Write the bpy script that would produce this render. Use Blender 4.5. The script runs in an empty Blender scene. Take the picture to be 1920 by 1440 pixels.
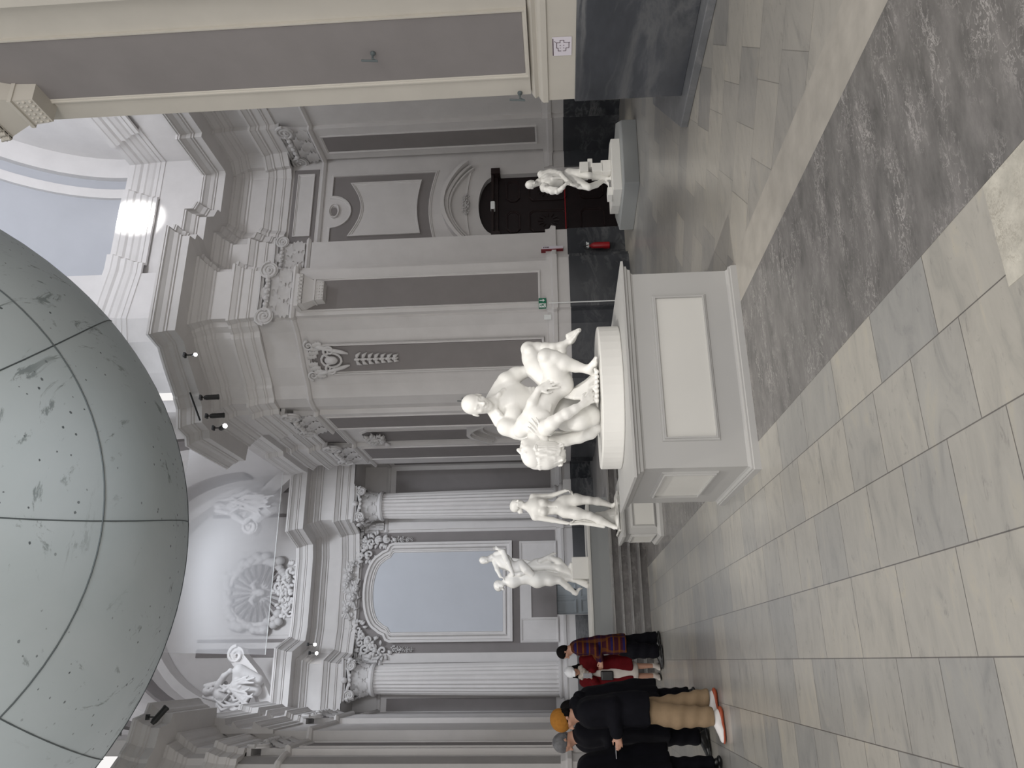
import bpy, bmesh, math, random
import numpy as np
from mathutils import Vector, Matrix, Euler
random.seed(7)
rnd = random.Random(11)
PI = math.pi
S = bpy.context.scene
COL = S.collection

# ------------------------------------------------------------------ camera
# phone held upright, file stored on its side: the camera is rolled by ninety degrees
F0, PITCH, ROLL, YAW, EYE = 1419.3, 0.0585831, -0.0311393, 0.352108, 1.65
_F = np.array([math.sin(YAW)*math.cos(PITCH), math.cos(YAW)*math.cos(PITCH), math.sin(PITCH)])
_R = np.array([math.cos(YAW), -math.sin(YAW), 0.0]); _U = np.cross(_R, _F)
_c, _s = math.cos(ROLL), math.sin(ROLL)
_R, _U = _c*_R+_s*_U, -_s*_R+_c*_U
cam_d = bpy.data.cameras.new('camera'); cam = bpy.data.objects.new('camera', cam_d); COL.objects.link(cam)
cam_d.sensor_fit = 'HORIZONTAL'; cam_d.sensor_width = 36.0; cam_d.lens = F0/1920*36.0
cam_d.clip_start = 0.05; cam_d.clip_end = 200
# picture right = world down, picture up = world right
cx, cy, cz = -_U, _R, -_F
cam.matrix_world = Matrix(((cx[0], cy[0], cz[0], 0), (cx[1], cy[1], cz[1], 0), (cx[2], cy[2], cz[2], EYE), (0, 0, 0, 1)))
S.camera = cam
_C = np.array([0, 0, EYE])
def _ray(x, y): return _R*(720-y)+_U*(960-x)+_F*F0
def at_y(x, y, Y):
    d = _ray(x, y); return Vector(_C+d*(Y/d[1]))
def at_x(x, y, X):
    d = _ray(x, y); return Vector(_C+d*(X/d[0]))
def at_z(x, y, z):
    d = _ray(x, y); return Vector(_C+d*((z-EYE)/d[2]))

# ------------------------------------------------------------------ light and exposure
S.view_settings.view_transform = 'Standard'; S.view_settings.look = 'None'
S.view_settings.gamma = 1.0; S.view_settings.use_curve_mapping = False
S.view_settings.exposure = 1.0
W = bpy.data.worlds.new('daylight'); S.world = W; W.use_nodes = True
W.node_tree.nodes['Background'].inputs[0].default_value = (1.0, 0.975, 0.96, 1)
W.node_tree.nodes['Background'].inputs[1].default_value = 0.48
def aim(o, tgt):
    d = Vector(tgt)-o.location; o.rotation_euler = d.to_track_quat('-Z', 'Y').to_euler()
def area(name, loc, tgt, sx, sy, power, col=(1, 1, 1)):
    l = bpy.data.lights.new(name, 'AREA'); l.shape = 'RECTANGLE'; l.size = sx; l.size_y = sy; l.energy = power; l.color = col
    o = bpy.data.objects.new(name, l); COL.objects.link(o); o.location = loc; aim(o, tgt); return o
def spot(name, loc, tgt, power, ang, col=(1, .96, .88), rad=.08, blend=.35):
    l = bpy.data.lights.new(name, 'SPOT'); l.energy = power; l.spot_size = math.radians(ang); l.color = col
    l.shadow_soft_size = rad; l.spot_blend = blend
    o = bpy.data.objects.new(name, l); COL.objects.link(o); o.location = loc; aim(o, tgt); return o
# daylight from the drum, added fill lamps, a sun patch on the attic, and the spots on the cornices
spot('daylight_drum', (2.8, 15.9, 14.2), (.8, 24.5, 6.0), 1100, 58, (.86, .92, 1), .9, .5)
spot('daylight_drum_right', (4.2, 15.7, 18.3), (8.2, 14.9, 9.6), 1500, 56, (.86, .91, 1), 1.0, .6)
spot('fill_altar', (3.0, -4.0, 6.2), (1.7, 24.5, 4.9), 3000, 18, (.88, .92, 1), 1.0, .3)  # added fill from behind the camera to lift the altar wall, no known opening
area('fill_globe', (0.5, -4.0, 5.5), (2.3, 9, 5), 6.0, 4.0, 210, (1, .97, .93))  # invented soft fill behind the camera, brightens the underside of the globe
area('fill_arm_vault', (9.4, 9.0, 12.4), (9.8, 14.5, 15.5), 2.5, 1.2, 140, (.92, .94, 1))  # unseen fill lamp added to brighten the right arm vault
spot('fill_left_saint', (5.0, 18.5, 13.6), (-.7, 23.4, 10.9), 420, 26, (.9, .94, 1), .5, .6)  # extra lamp hidden by the globe, added to brighten the left saint
area('fill_end_wall', (2.1, 18.3, 14.2), (2.1, 24.9, 11.8), 2.4, .8, 55, (.92, .94, 1))  # added fill inside the chancel vault for the end wall, out of view
sun_t = at_y(268, 414, 15.5)
spot('sun_patch', (9.0, 9.6, 14.2), sun_t, 5000, 8, (1, .99, .97), .15, .4)
spot('light_pieta', (-1.1, 5.1, 10.0), (2.5, 6.9, 1.2), 620, 27, blend=.6)
spot('light_pieta_low', (-1.6, 2.6, 9.6), (2.4, 6.9, 1.7), 120, 14)
spot('light_venus', (-2.6, 6.0, 9.8), (2.3, 12.7, 1.4), 1000, 14)
spot('light_pair', (-1.2, 15.3, 9.1), (2.0, 17.7, 2.2), 420, 30)
spot('light_thinker', (5.6, 6.6, 9.7), (8.9, 12.8, 1.2), 850, 15)
spot('light_floor', (-2.8, 8.0, 9.6), (1.2, 13.4, 0.0), 200, 16)

# ------------------------------------------------------------------ materials
def nodes_of(name):
    m = bpy.data.materials.new(name); m.use_nodes = True; nt = m.node_tree
    return m, nt, nt.nodes['Principled BSDF']
def ramp(nt, fac, stops):
    r = nt.nodes.new('ShaderNodeValToRGB'); e = r.color_ramp.elements
    while len(e) < len(stops): e.new(.5)
    for k, (p, c) in enumerate(stops):
        e[k].position = p; e[k].color = (*c, 1) if len(c) == 3 else c
    nt.links.new(fac, r.inputs[0]); return r.outputs[0]
def coords(nt, scale=(1, 1, 1), rot=(0, 0, 0), loc=(0, 0, 0), kind='Object'):
    t = nt.nodes.new('ShaderNodeTexCoord'); mp = nt.nodes.new('ShaderNodeMapping')
    mp.inputs['Scale'].default_value = scale; mp.inputs['Rotation'].default_value = rot; mp.inputs['Location'].default_value = loc
    nt.links.new(t.outputs[kind], mp.inputs[0]); return mp.outputs[0]
def noise(nt, vec, scale, detail=4, rough=.5, dist=0):
    n = nt.nodes.new('ShaderNodeTexNoise'); n.inputs['Scale'].default_value = scale; n.inputs['Detail'].default_value = detail
    n.inputs['Roughness'].default_value = rough; n.inputs['Distortion'].default_value = dist
    nt.links.new(vec, n.inputs['Vector']); return n.outputs['Fac']
def mix(nt, a, b, fac, mode='MIX'):
    m = nt.nodes.new('ShaderNodeMix'); m.data_type = 'RGBA'; m.blend_type = mode
    for s, v in ((m.inputs[0], fac), (m.inputs[6], a), (m.inputs[7], b)):
        if isinstance(v, (int, float)): s.default_value = v
        elif isinstance(v, tuple): s.default_value = (*v, 1)
        else: nt.links.new(v, s)
    return m.outputs[2]
def bump(nt, b, h, strength=.2, dist=.01):
    n = nt.nodes.new('ShaderNodeBump'); n.inputs['Strength'].default_value = strength; n.inputs['Distance'].default_value = dist
    nt.links.new(h, n.inputs['Height']); nt.links.new(n.outputs[0], b.inputs['Normal'])
def plain(name, col, rough=.6, var=.06, scale=3.0, metal=0, bmp=0.0):
    m, nt, b = nodes_of(name); v = coords(nt)
    if rough >= .79 and metal == 0: b.inputs['Specular IOR Level'].default_value = .12
    n = noise(nt, v, scale, 5, .6)
    lo = tuple(max(0, c*(1-var)) for c in col); hi = tuple(min(1, c*(1+var)) for c in col)
    nt.links.new(ramp(nt, n, [(.3, lo), (.7, hi)]), b.inputs['Base Color'])
    b.inputs['Roughness'].default_value = rough; b.inputs['Metallic'].default_value = metal
    if bmp: bump(nt, b, noise(nt, v, scale*18, 4, .6), bmp, .004)
    return m
def marble(name, base, vein, rough=.25, scale=2.0, width=.035, dark=None, stretch=(1, 1, 1), rot=(0, 0, 0), amount=.8):
    m, nt, b = nodes_of(name); v = coords(nt, stretch, rot)
    d = nt.nodes.new('ShaderNodeTexNoise'); d.inputs['Scale'].default_value = scale*.9; d.inputs['Detail'].default_value = 6
    nt.links.new(v, d.inputs['Vector'])
    vm = nt.nodes.new('ShaderNodeVectorMath'); vm.operation = 'MULTIPLY_ADD'
    nt.links.new(d.outputs['Color'], vm.inputs[0]); vm.inputs[1].default_value = (.7, .7, .7); nt.links.new(v, vm.inputs[2])
    n = noise(nt, vm.outputs[0], scale, 9, .62, .6)
    veins = ramp(nt, n, [(.5-width*2.2, (0, 0, 0)), (.5, (1, 1, 1)), (.5+width*2.2, (0, 0, 0))])
    cloud = noise(nt, v, scale*.7, 6, .65)
    mask = ramp(nt, noise(nt, v, scale*.6, 3), [(.42, (0, 0, 0)), (.66, (1, 1, 1))])
    c0 = ramp(nt, cloud, [(.28, tuple(x*.72 for x in (dark or base))), (.72, tuple(min(1, x*1.2) for x in base))])
    vm2 = mix(nt, (0, 0, 0), veins, mask); vm3 = mix(nt, (0, 0, 0), vm2, amount)
    nt.links.new(mix(nt, c0, vein, vm3), b.inputs['Base Color']); b.inputs['Roughness'].default_value = rough
    return m
def tiles(name, c1, c2, mortar, bw, rh, rot, loc, vein, rough=.28):
    m, nt, b = nodes_of(name); v = coords(nt, rot=rot, loc=loc)
    br = nt.nodes.new('ShaderNodeTexBrick'); nt.links.new(v, br.inputs['Vector'])
    br.inputs['Color1'].default_value = (*c1, 1); br.inputs['Color2'].default_value = (*c2, 1); br.inputs['Mortar'].default_value = (*mortar, 1)
    br.inputs['Scale'].default_value = 1.0; br.inputs['Mortar Size'].default_value = .0035; br.inputs['Mortar Smooth'].default_value = .3
    br.inputs['Brick Width'].default_value = bw; br.inputs['Row Height'].default_value = rh; br.offset = .37; br.squash = 1.35; br.squash_frequency = 3
    v2 = coords(nt, (1.0, 2.6, 1), (0, 0, .5))
    n = noise(nt, v2, 2.2, 9, .66, 1.2); n2 = noise(nt, v2, 7, 8, .75, .5)
    k = ramp(nt, n, [(.30, (.74, .755, .77)), (.44, (.93, .93, .93)), (.56, (1, 1, 1)), (.72, (1.12, 1.09, 1.0))])
    c = mix(nt, br.outputs['Color'], k, .95, 'MULTIPLY')
    k2 = ramp(nt, n2, [(.30, vein), (.42, (1, 1, 1))])
    c = mix(nt, c, k2, .7, 'MULTIPLY')
    sp = ramp(nt, noise(nt, v, 38, 3, .6), [(.24, (.45, .43, .40)), (.29, (1, 1, 1))]); c = mix(nt, c, sp, .5, 'MULTIPLY')
    nt.links.new(c, b.inputs['Base Color']); b.inputs['Roughness'].default_value = rough
    return m
M = {}
M['stucco'] = plain('white_stucco', (.62, .60, .59), .75, .05, 1.5, bmp=.05)
M['trim'] = plain('moulding_stucco', (.64, .62, .61), .7, .04, 2.0)
M['warm'] = plain('warm_stucco', (.54, .51, .455), .7, .04, 2.0)
M['panel'] = plain('grey_stucco_panel', (.245, .228, .225), .8, .06, 1.2, bmp=.05)
M['ornament'] = plain('stucco_ornament', (.60, .585, .58), .75, .06, 6.0)
M['altarpanel'] = plain('pale_blue_panel', (.50, .52, .56), .6, .03, .8)
M['wainscot'] = marble('dark_wainscot_marble', (.052, .055, .062), (.25, .25, .25), .22, 1.3, .022, stretch=(.7, .7, 1.5), amount=.5)
M['plinthmarble'] = marble('veined_dark_marble', (.095, .10, .115), (.30, .30, .30), .2, .8, .035, dark=(.06, .065, .075), stretch=(1.2, .5, 1.3), rot=(.3, 0, 0), amount=.6)
M['slab'] = marble('grey_slab_marble', (.17, .175, .185), (.3, .3, .3), .3, 2, .03)
M['band'] = marble('dark_floor_marble', (.185, .175, .168), (.50, .475, .455), .25, 6.5, .012, dark=(.125, .12, .115), stretch=(.6, 1.4, 1), rot=(0, 0, .5), amount=.75)
M['cream'] = marble('cream_marble', (.50, .475, .41), (.22, .19, .15), .28, 11, .016, amount=.85)
M['vault'] = plain('pale_vault_panel', (.44, .45, .48), .8, .04, .6)
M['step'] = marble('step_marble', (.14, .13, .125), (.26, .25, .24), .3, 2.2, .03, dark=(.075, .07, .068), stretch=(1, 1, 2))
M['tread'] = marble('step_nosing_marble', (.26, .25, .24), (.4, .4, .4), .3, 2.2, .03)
M['floor'] = tiles('floor_tiles', (.425, .40, .35), (.31, .305, .29), (.13, .12, .11), .46, .4365, (0, 0, PI/2), (0, .0, 0), (.45, .45, .47))
M['floor_diag'] = tiles('floor_tiles_diagonal', (.41, .385, .34), (.275, .265, .25), (.2, .19, .17), .60, .60, (0, 0, PI/4), (0.2, 0.13, 0), (.5, .48, .46))
M['box'] = plain('grey_pedestal_paint', (.40, .395, .385), .55, .02, 2)
M['boxin'] = plain('pale_pedestal_panel_paint', (.57, .56, .53), .55, .02, 2)
M['platform'] = plain('grey_platform_paint', (.27, .28, .28), .6, .03, 1)
M['resin'] = plain('white_sculpture_resin', (.80, .79, .76), .42, .02, 6)
M['plinth'] = plain('white_plinth_paint', (.70, .69, .66), .5, .02, 3)
M['doorwood'] = plain('dark_red_brown_door_wood', (.010, .004, .005), .42, .3, 9)
M['doorwood2'] = plain('dark_carved_wood', (.018, .009, .009), .35, .3, 9)
M['bluegrey'] = plain('blue_grey_door_paint', (.33, .36, .38), .5, .03, 2)
M['black'] = plain('black_metal', (.012, .012, .012), .5, .1, 5)
M['lamp'] = plain('lamp_lens', (.8, .8, .8), .2)
_l = M['lamp'].node_tree.nodes['Principled BSDF']; _l.inputs['Emission Color'].default_value = (1, .98, .95, 1); _l.inputs['Emission Strength'].default_value = 8
M['green'] = plain('exit_sign_green', (.0, .16, .08), .4); M['signwhite'] = plain('sign_white', (.85, .87, .86), .4)
M['red'] = plain('red_paint', (.30, .01, .015), .4); M['redsign'] = plain('red_sign_face', (.25, .012, .02), .5)
M['paper'] = plain('paper_sheet', (.72, .68, .74), .6, .02); M['ink'] = plain('dark_ink', (.05, .02, .03), .6)
M['skin'] = plain('skin', (.42, .23, .16), .5, .05, 12); M['hair'] = plain('black_hair', (.004, .003, .003), .8, .3, 20)
M['greyhair'] = plain('grey_hair', (.10, .10, .105), .6, .3, 20)
M['coat'] = plain('black_wool', (.0035, .0035, .006), .8, .2, 20); M['trouser'] = plain('beige_trousers', (.26, .185, .115), .8, .08, 8, bmp=.2)
M['redcoat'] = plain('red_wool', (.085, .003, .005), .8, .1, 12); M['whitecloth'] = plain('cream_cloth', (.52, .48, .44), .8, .05, 12)
M['scarf'] = plain('checked_scarf', (.42, .38, .34), .8, .35, 30); M['cap'] = plain('white_cap_cloth', (.72, .73, .75), .7)
M['beanie'] = plain('ochre_knit', (.30, .13, .025), .9, .12, 30, bmp=.5); M['shoe'] = plain('white_leather', (.75, .73, .72), .5)
M['shoeorange'] = plain('orange_rubber', (.33, .06, .02), .5); M['blackleather'] = plain('black_leather', (.008, .008, .009), .3)
M['pink'] = plain('pink_cloth', (.5, .02, .12), .6); M['phone'] = plain('phone_body', (.25, .25, .27), .3)
def plaid():
    m, nt, b = nodes_of('plaid_wool'); v = coords(nt)
    sx = nt.nodes.new('ShaderNodeSeparateXYZ'); nt.links.new(v, sx.inputs[0])
    def band(sock, sc, lo):
        mth = nt.nodes.new('ShaderNodeMath'); mth.operation = 'MULTIPLY'; mth.inputs[1].default_value = sc; nt.links.new(sock, mth.inputs[0])
        s = nt.nodes.new('ShaderNodeMath'); s.operation = 'SINE'; nt.links.new(mth.outputs[0], s.inputs[0])
        g = nt.nodes.new('ShaderNodeMath'); g.operation = 'GREATER_THAN'; g.inputs[1].default_value = lo; nt.links.new(s.outputs[0], g.inputs[0]); return g.outputs[0]
    c = mix(nt, (.035, .007, .014), (.10, .032, .007), band(sx.outputs[2], 62, .55))
    c = mix(nt, c, (.014, .010, .055), band(sx.outputs[2], 31, .80))
    c = mix(nt, c, mix(nt, c, (.11, .04, .008), .55), band(sx.outputs[1], 50, .5))
    c = mix(nt, c, mix(nt, c, (.02, .004, .02), .6), band(sx.outputs[1], 27, .55))
    b.inputs['Specular IOR Level'].default_value = .1
    nt.links.new(c, b.inputs['Base Color']); b.inputs['Roughness'].default_value = .85
    return m
M['plaid'] = plaid()
def globe_mat():
    m, nt, b = nodes_of('pale_blue_grey_balloon'); v = coords(nt)
    n = noise(nt, v, .35, 6, .6, .5)
    c = ramp(nt, n, [(.3, (.54, .61, .63)), (.7, (.63, .69, .715))])
    area_ = ramp(nt, noise(nt, v, .45, 3, .6), [(.34, (0, 0, 0)), (.50, (1, 1, 1))])           # where the stains gather
    vo = nt.nodes.new('ShaderNodeTexVoronoi'); vo.inputs['Scale'].default_value = 5.5; vo.inputs['Randomness'].default_value = 1; nt.links.new(v, vo.inputs['Vector'])
    wob = noise(nt, v, 9, 5, .7)
    ad = nt.nodes.new('ShaderNodeMath'); ad.operation = 'MULTIPLY_ADD'; nt.links.new(wob, ad.inputs[0]); ad.inputs[1].default_value = .35; nt.links.new(vo.outputs['Distance'], ad.inputs[2])
    dots = ramp(nt, ad.outputs[0], [(.245, (1, 1, 1)), (.27, (0, 0, 0))]); dots = mix(nt, (0, 0, 0), dots, area_)
    c = mix(nt, c, (.13, .15, .16), dots)
    v2 = coords(nt, (.5, .5, 3.4), (.55, .35, .2)); st = ramp(nt, noise(nt, v2, 1.9, 9, .72, .9), [(.37, (1, 1, 1)), (.42, (0, 0, 0))])
    st = mix(nt, (0, 0, 0), st, area_); c = mix(nt, c, (.20, .235, .24), mix(nt, (0, 0, 0), st, .75))
    nt.links.new(c, b.inputs['Base Color']); b.inputs['Roughness'].default_value = .75; b.inputs['Specular IOR Level'].default_value = .2
    return m
M['globe'] = globe_mat(); M['seam'] = plain('dark_seam', (.10, .12, .125), .7)
def veil_mat():
    m, nt, b = nodes_of('white_net'); out = nt.nodes['Material Output']; nt.nodes.remove(b)
    t = nt.nodes.new('ShaderNodeBsdfTransparent'); d = nt.nodes.new('ShaderNodeBsdfTranslucent'); d.inputs[0].default_value = (.9, .9, .92, 1)
    e = nt.nodes.new('ShaderNodeBsdfDiffuse'); e.inputs[0].default_value = (.9, .9, .92, 1)
    a = nt.nodes.new('ShaderNodeMixShader'); a.inputs[0].default_value = .5; nt.links.new(d.outputs[0], a.inputs[1]); nt.links.new(e.outputs[0], a.inputs[2])
    x = nt.nodes.new('ShaderNodeMixShader'); x.inputs[0].default_value = .37
    nt.links.new(t.outputs[0], x.inputs[1]); nt.links.new(a.outputs[0], x.inputs[2]); nt.links.new(x.outputs[0], out.inputs[0])
    return m
M['net'] = veil_mat()

# ------------------------------------------------------------------ object helpers
def setp(o, label=None, cat=None, group=None, kind=None):
    if label: o['label'] = label
    if cat: o['category'] = cat
    if group: o['group'] = group
    if kind: o['kind'] = kind
    return o
def empty(name, loc, label, cat, group=None):
    o = bpy.data.objects.new(name, None); o.empty_display_size = .2; COL.objects.link(o); o.location = loc
    bpy.context.view_layer.update() if False else None
    o['_loc'] = list(loc); del o['_loc']
    return setp(o, label, cat, group)
def root_loc(p):
    v = Vector((0, 0, 0))
    while p is not None:
        v += p.location; p = p.parent
    return v
class MB:
    """collects faces in world coordinates, then links them as one mesh"""
    def __init__(s): s.v = []; s.f = []
    def add(s, vs, fs):
        n = len(s.v); s.v += [tuple(p) for p in vs]; s.f += [tuple(i+n for i in f) for f in fs]; return s
    def box(s, a, b):
        x0, y0, z0 = a; x1, y1, z1 = b
        x0, x1 = min(x0, x1), max(x0, x1); y0, y1 = min(y0, y1), max(y0, y1); z0, z1 = min(z0, z1), max(z0, z1)
        return s.add([(x0, y0, z0), (x1, y0, z0), (x1, y1, z0), (x0, y1, z0), (x0, y0, z1), (x1, y0, z1), (x1, y1, z1), (x0, y1, z1)],
                     [(0, 3, 2, 1), (4, 5, 6, 7), (0, 1, 5, 4), (1, 2, 6, 5), (2, 3, 7, 6), (3, 0, 4, 7)])
    def prism(s, poly, z0, z1):
        a = sum(poly[i][0]*poly[(i+1) % len(poly)][1]-poly[(i+1) % len(poly)][0]*poly[i][1] for i in range(len(poly)))
        if a < 0: poly = poly[::-1]
        n = len(poly); vs = [(p[0], p[1], z0) for p in poly]+[(p[0], p[1], z1) for p in poly]
        fs = [tuple(range(n))[::-1], tuple(range(n, 2*n))]+[(i, (i+1) % n, n+(i+1) % n, n+i) for i in range(n)]
        return s.add(vs, fs)
    def slab(s, poly, nrm, th):
        """3D polygon thickened along nrm"""
        nrm = Vector(nrm).normalized(); n = len(poly); P = [Vector(p) for p in poly]
        vs = P+[p+nrm*th for p in P]
        return s.add(vs, [tuple(range(n))[::-1], tuple(range(n, 2*n))]+[(i, (i+1) % n, n+(i+1) % n, n+i) for i in range(n)])
    def lathe(s, prof, c, seg=32, a0=0, a1=2*PI, axis=None):
        c = Vector(c); full = abs(a1-a0-2*PI) < 1e-6; m = seg if full else seg+1
        vs = []
        for k in range(m):
            a = a0+(a1-a0)*k/seg
            for r, z in prof: vs.append((c.x+r*math.cos(a), c.y+r*math.sin(a), c.z+z))
        n = len(prof); fs = []
        for k in range(seg):
            k2 = (k+1) % m
            for i in range(n-1): fs.append((k*n+i, k2*n+i, k2*n+i+1, k*n+i+1))
        return s.add(vs, fs)
    def tube(s, pts, r, seg=8, cap=True):
        P = [Vector(p) for p in pts]; n = len(P); R = r if isinstance(r, (list, tuple)) else [r]*n
        vs = []; fs = []; up = Vector((0.13, 0.21, 1)).normalized(); prev = None
        for i, p in enumerate(P):
            t = (P[min(i+1, n-1)]-P[max(i-1, 0)]); t = t.normalized() if t.length > 1e-9 else Vector((0, 0, 1))
            if prev is None:
                a = up if abs(t.dot(up)) < .95 else Vector((1, 0, 0)); u = t.cross(a).normalized()
            else: u = (prev-t*prev.dot(t)).normalized()
            prev = u; w = t.cross(u)
            for k in range(seg):
                an = 2*PI*k/seg; vs.append(p+(u*math.cos(an)+w*math.sin(an))*R[i])
        for i in range(n-1):
            for k in range(seg):
                k2 = (k+1) % seg; fs.append((i*seg+k, i*seg+k2, (i+1)*seg+k2, (i+1)*seg+k))
        if cap: fs += [tuple(range(seg))[::-1], tuple(range((n-1)*seg, n*seg))]
        return s.add(vs, fs)
    def ball(s, c, r, seg=10, rings=6):
        c = Vector(c); r = (r, r, r) if isinstance(r, (int, float)) else r
        vs = [c+Vector((0, 0, r[2]))]; fs = []
        for i in range(1, rings):
            th = PI*i/rings
            for k in range(seg):
                a = 2*PI*k/seg; vs.append(c+Vector((r[0]*math.sin(th)*math.cos(a), r[1]*math.sin(th)*math.sin(a), r[2]*math.cos(th))))
        vs.append(c-Vector((0, 0, r[2]))); L = len(vs)-1
        for k in range(seg):
            k2 = (k+1) % seg; fs.append((0, 1+k, 1+k2)); fs.append((L, L-seg+k2, L-seg+k))
            for i in range(rings-2): fs.append((1+i*seg+k, 1+(i+1)*seg+k, 1+(i+1)*seg+k2, 1+i*seg+k2))
        return s.add(vs, fs)
    def sweep(s, path, prof, closed_prof=True, closed=False):
        """profile (offset to the left of the path, z) swept along an xy path with mitred corners"""
        P = [Vector((p[0], p[1])) for p in path]; n = len(P); vs = []; fs = []; m = len(prof)
        for i in range(n):
            if closed: d0 = (P[i]-P[i-1]).normalized(); d1 = (P[(i+1) % n]-P[i]).normalized()
            else:
                d0 = (P[i]-P[i-1]).normalized() if i > 0 else None; d1 = (P[i+1]-P[i]).normalized() if i < n-1 else None
                d0 = d0 or d1; d1 = d1 or d0
            n0 = Vector((-d0.y, d0.x)); n1 = Vector((-d1.y, d1.x)); b = (n0+n1)
            b = b.normalized() if b.length > 1e-6 else n0
            k = 1/max(.35, b.dot(n0))
            for o, z in prof: vs.append((P[i].x+b.x*o*k, P[i].y+b.y*o*k, z))
        mm = m if closed_prof else m-1
        for i in range(n if closed else n-1):
            i2 = (i+1) % n
            for j in range(mm):
                j2 = (j+1) % m; fs.append((i*m+j, i*m+j2, i2*m+j2, i2*m+j))
        if not closed and closed_prof: fs += [tuple(range(m))[::-1], tuple(range((n-1)*m, n*m))]
        return s.add(vs, fs)
    def frame(s, poly, nrm, w, h, steps=2, inward=True):
        """moulding around a closed planar 3D polygon: stands h proud of the wall, w wide"""
        nrm = Vector(nrm).normalized(); P = [Vector(p) for p in poly]; n = len(P)
        prof = [(0, 0), (0, h), (w*.35, h), (w*.45, h*.55), (w*.8, h*.5), (w, 0)]
        cen = sum(P, Vector())/n; vs = []; fs = []; m = len(prof)
        # orientation
        area_v = sum(((P[i]-cen).cross(P[(i+1) % n]-cen) for i in range(n)), Vector())
        sg = 1 if area_v.dot(nrm) > 0 else -1
        for i in range(n):
            d0 = (P[i]-P[i-1]).normalized(); d1 = (P[(i+1) % n]-P[i]).normalized()
            a = nrm.cross(d0)*sg; b = nrm.cross(d1)*sg; c = (a+b); c = c.normalized() if c.length > 1e-6 else a
            k = 1/max(.4, c.dot(a))
            for o, z in prof: vs.append(P[i]+c*(o*k)+nrm*z)
        for i in range(n):
            i2 = (i+1) % n
            for j in range(m-1): fs.append((i*m+j, i*m+j+1, i2*m+j+1, i2*m+j))
        return s.add(vs, fs)
    def build(s, name, mat, parent=None, smooth=False, bevel=0, auto=None):
        base = root_loc(parent) if parent else Vector((0, 0, 0))
        me = bpy.data.meshes.new(name); me.from_pydata([(p[0]-base.x, p[1]-base.y, p[2]-base.z) for p in s.v], [], s.f)
        me.validate(); bm = bmesh.new(); bm.from_mesh(me); bmesh.ops.recalc_face_normals(bm, faces=bm.faces); bm.to_mesh(me); bm.free()
        me.materials.append(mat)
        if smooth:
            for p in me.polygons: p.use_smooth = True
            if auto: 
                try: me.set_sharp_from_angle(angle=math.radians(auto))
                except Exception: pass
        o = bpy.data.objects.new(name, me); COL.objects.link(o)
        if parent: o.parent = parent
        if bevel:
            bv = o.modifiers.new('bevel', 'BEVEL'); bv.width = bevel; bv.segments = 2; bv.limit_method = 'ANGLE'
        return o
def struct(name, mb, mat, **k):
    o = mb.build(name, mat, **k); o['kind'] = 'structure'; return o
# ------------------------------------------------------------------ floor
Z0, ZC = 0.0, 0.62            # nave floor, chancel floor
mb = MB(); mb.prism([(-14, -4), (3.42, -4), (3.42, 17), (-14, 17)], -.2, 0); struct('floor', mb, M['floor'])
mb = MB(); mb.prism([(3.42, -4), (16, -4), (16, 17), (3.42, 17)], -.2, 0); struct('floor', mb, M['floor_diag'])
mb = MB(); mb.prism([(1.69, -3), (2.97, -3), (2.97, 15.1), (1.69, 15.1)], -.01, .002); struct('trim_1', mb, M['band'])
mb = MB()
for a, b in ((-2.0, 2.57), ): mb.prism([(1.26, a), (1.688, a), (1.688, b), (1.26, b)], -.01, .002)
struct('trim_2', mb, M['cream'])
mb = MB(); mb.prism([(2.97, -3), (3.42, -3), (3.42, 11), (2.97, 11)], -.01, .0015); struct('trim_3', mb, plain('beige_border_marble', (.385, .36, .32), .3, .14, 5))

# ------------------------------------------------------------------ walls
XR, XL, XC = 5.65, -1.75, 2.10
XM = 1.95
def mir(P): return [(2*XM-x, y) for x, y in P][::-1]
def wallseg(name, path, z0, z1, th=.35, mat='stucco'):
    P = [Vector(p) for p in path]; n = len(P); out = []
    for i in range(n):
        d0 = (P[i]-P[i-1]).normalized() if i else None; d1 = (P[i+1]-P[i]).normalized() if i < n-1 else None
        d0 = d0 or d1; d1 = d1 or d0; b = Vector((d0.y+d1.y, -d0.x-d1.x)); b = b.normalized() if b.length > 1e-6 else Vector((d0.y, -d0.x)); out.append(P[i]+b*(th/max(.5, b.dot(Vector((d0.y, -d0.x))))))
    for i in range(n-1):
        mb = MB(); mb.prism([tuple(P[i]), tuple(P[i+1]), tuple(out[i+1]), tuple(out[i])], z0, z1); struct(name, mb, M[mat])
pier = [(9.3, 15.8), (9.3, 15.25), (8.35, 15.25), (8.35, 14.75), (7.05, 14.75), (6.9, 15.0), (6.62, 15.3), (6.3, 15.62), (6.0, 16.0), (5.75, 16.2), (XR, 16.5), (XR, 18.1), (5.8, 18.1), (5.8, 22.6), (6.2, 22.6), (6.2, 24.6)]
door_gap = (9.55, 10.85)      # portal in the back wall
wallseg('wall_right', [(12.1, 6.5), (12.1, 15.8)], 0, 12.2)
# back wall around the portal opening
Yd = 15.8
DX0, DX1, DZ = at_y(925, 446, Yd).x, at_y(925, 327, Yd).x, at_y(926, 385, Yd).z
DX0, DX1 = 9.60, 11.35
DTOP = at_y(897, 385, Yd).z
arc = [((DX0+DX1)/2+(DX1-DX0)/2*.93*math.cos(a), DZ+(DTOP-DZ)*math.sin(a)) for a in [PI*k/14 for k in range(15)]]
outl = [(12.45, 0), (DX1, 0), (DX1, DZ)]+arc+[(DX0, DZ), (DX0, 0), (9.3, 0), (9.3, 12.2), (12.45, 12.2)]
mb = MB(); mb.slab([(x, Yd, z) for x, z in outl], (0, 1, 0), .35); struct('wall_back', mb, M['stucco'])
wallseg('wall_pier_right', pier[:12], 0, 10.0)
wallseg('wall_chancel_right', pier[11:], 0, 10.0)
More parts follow.
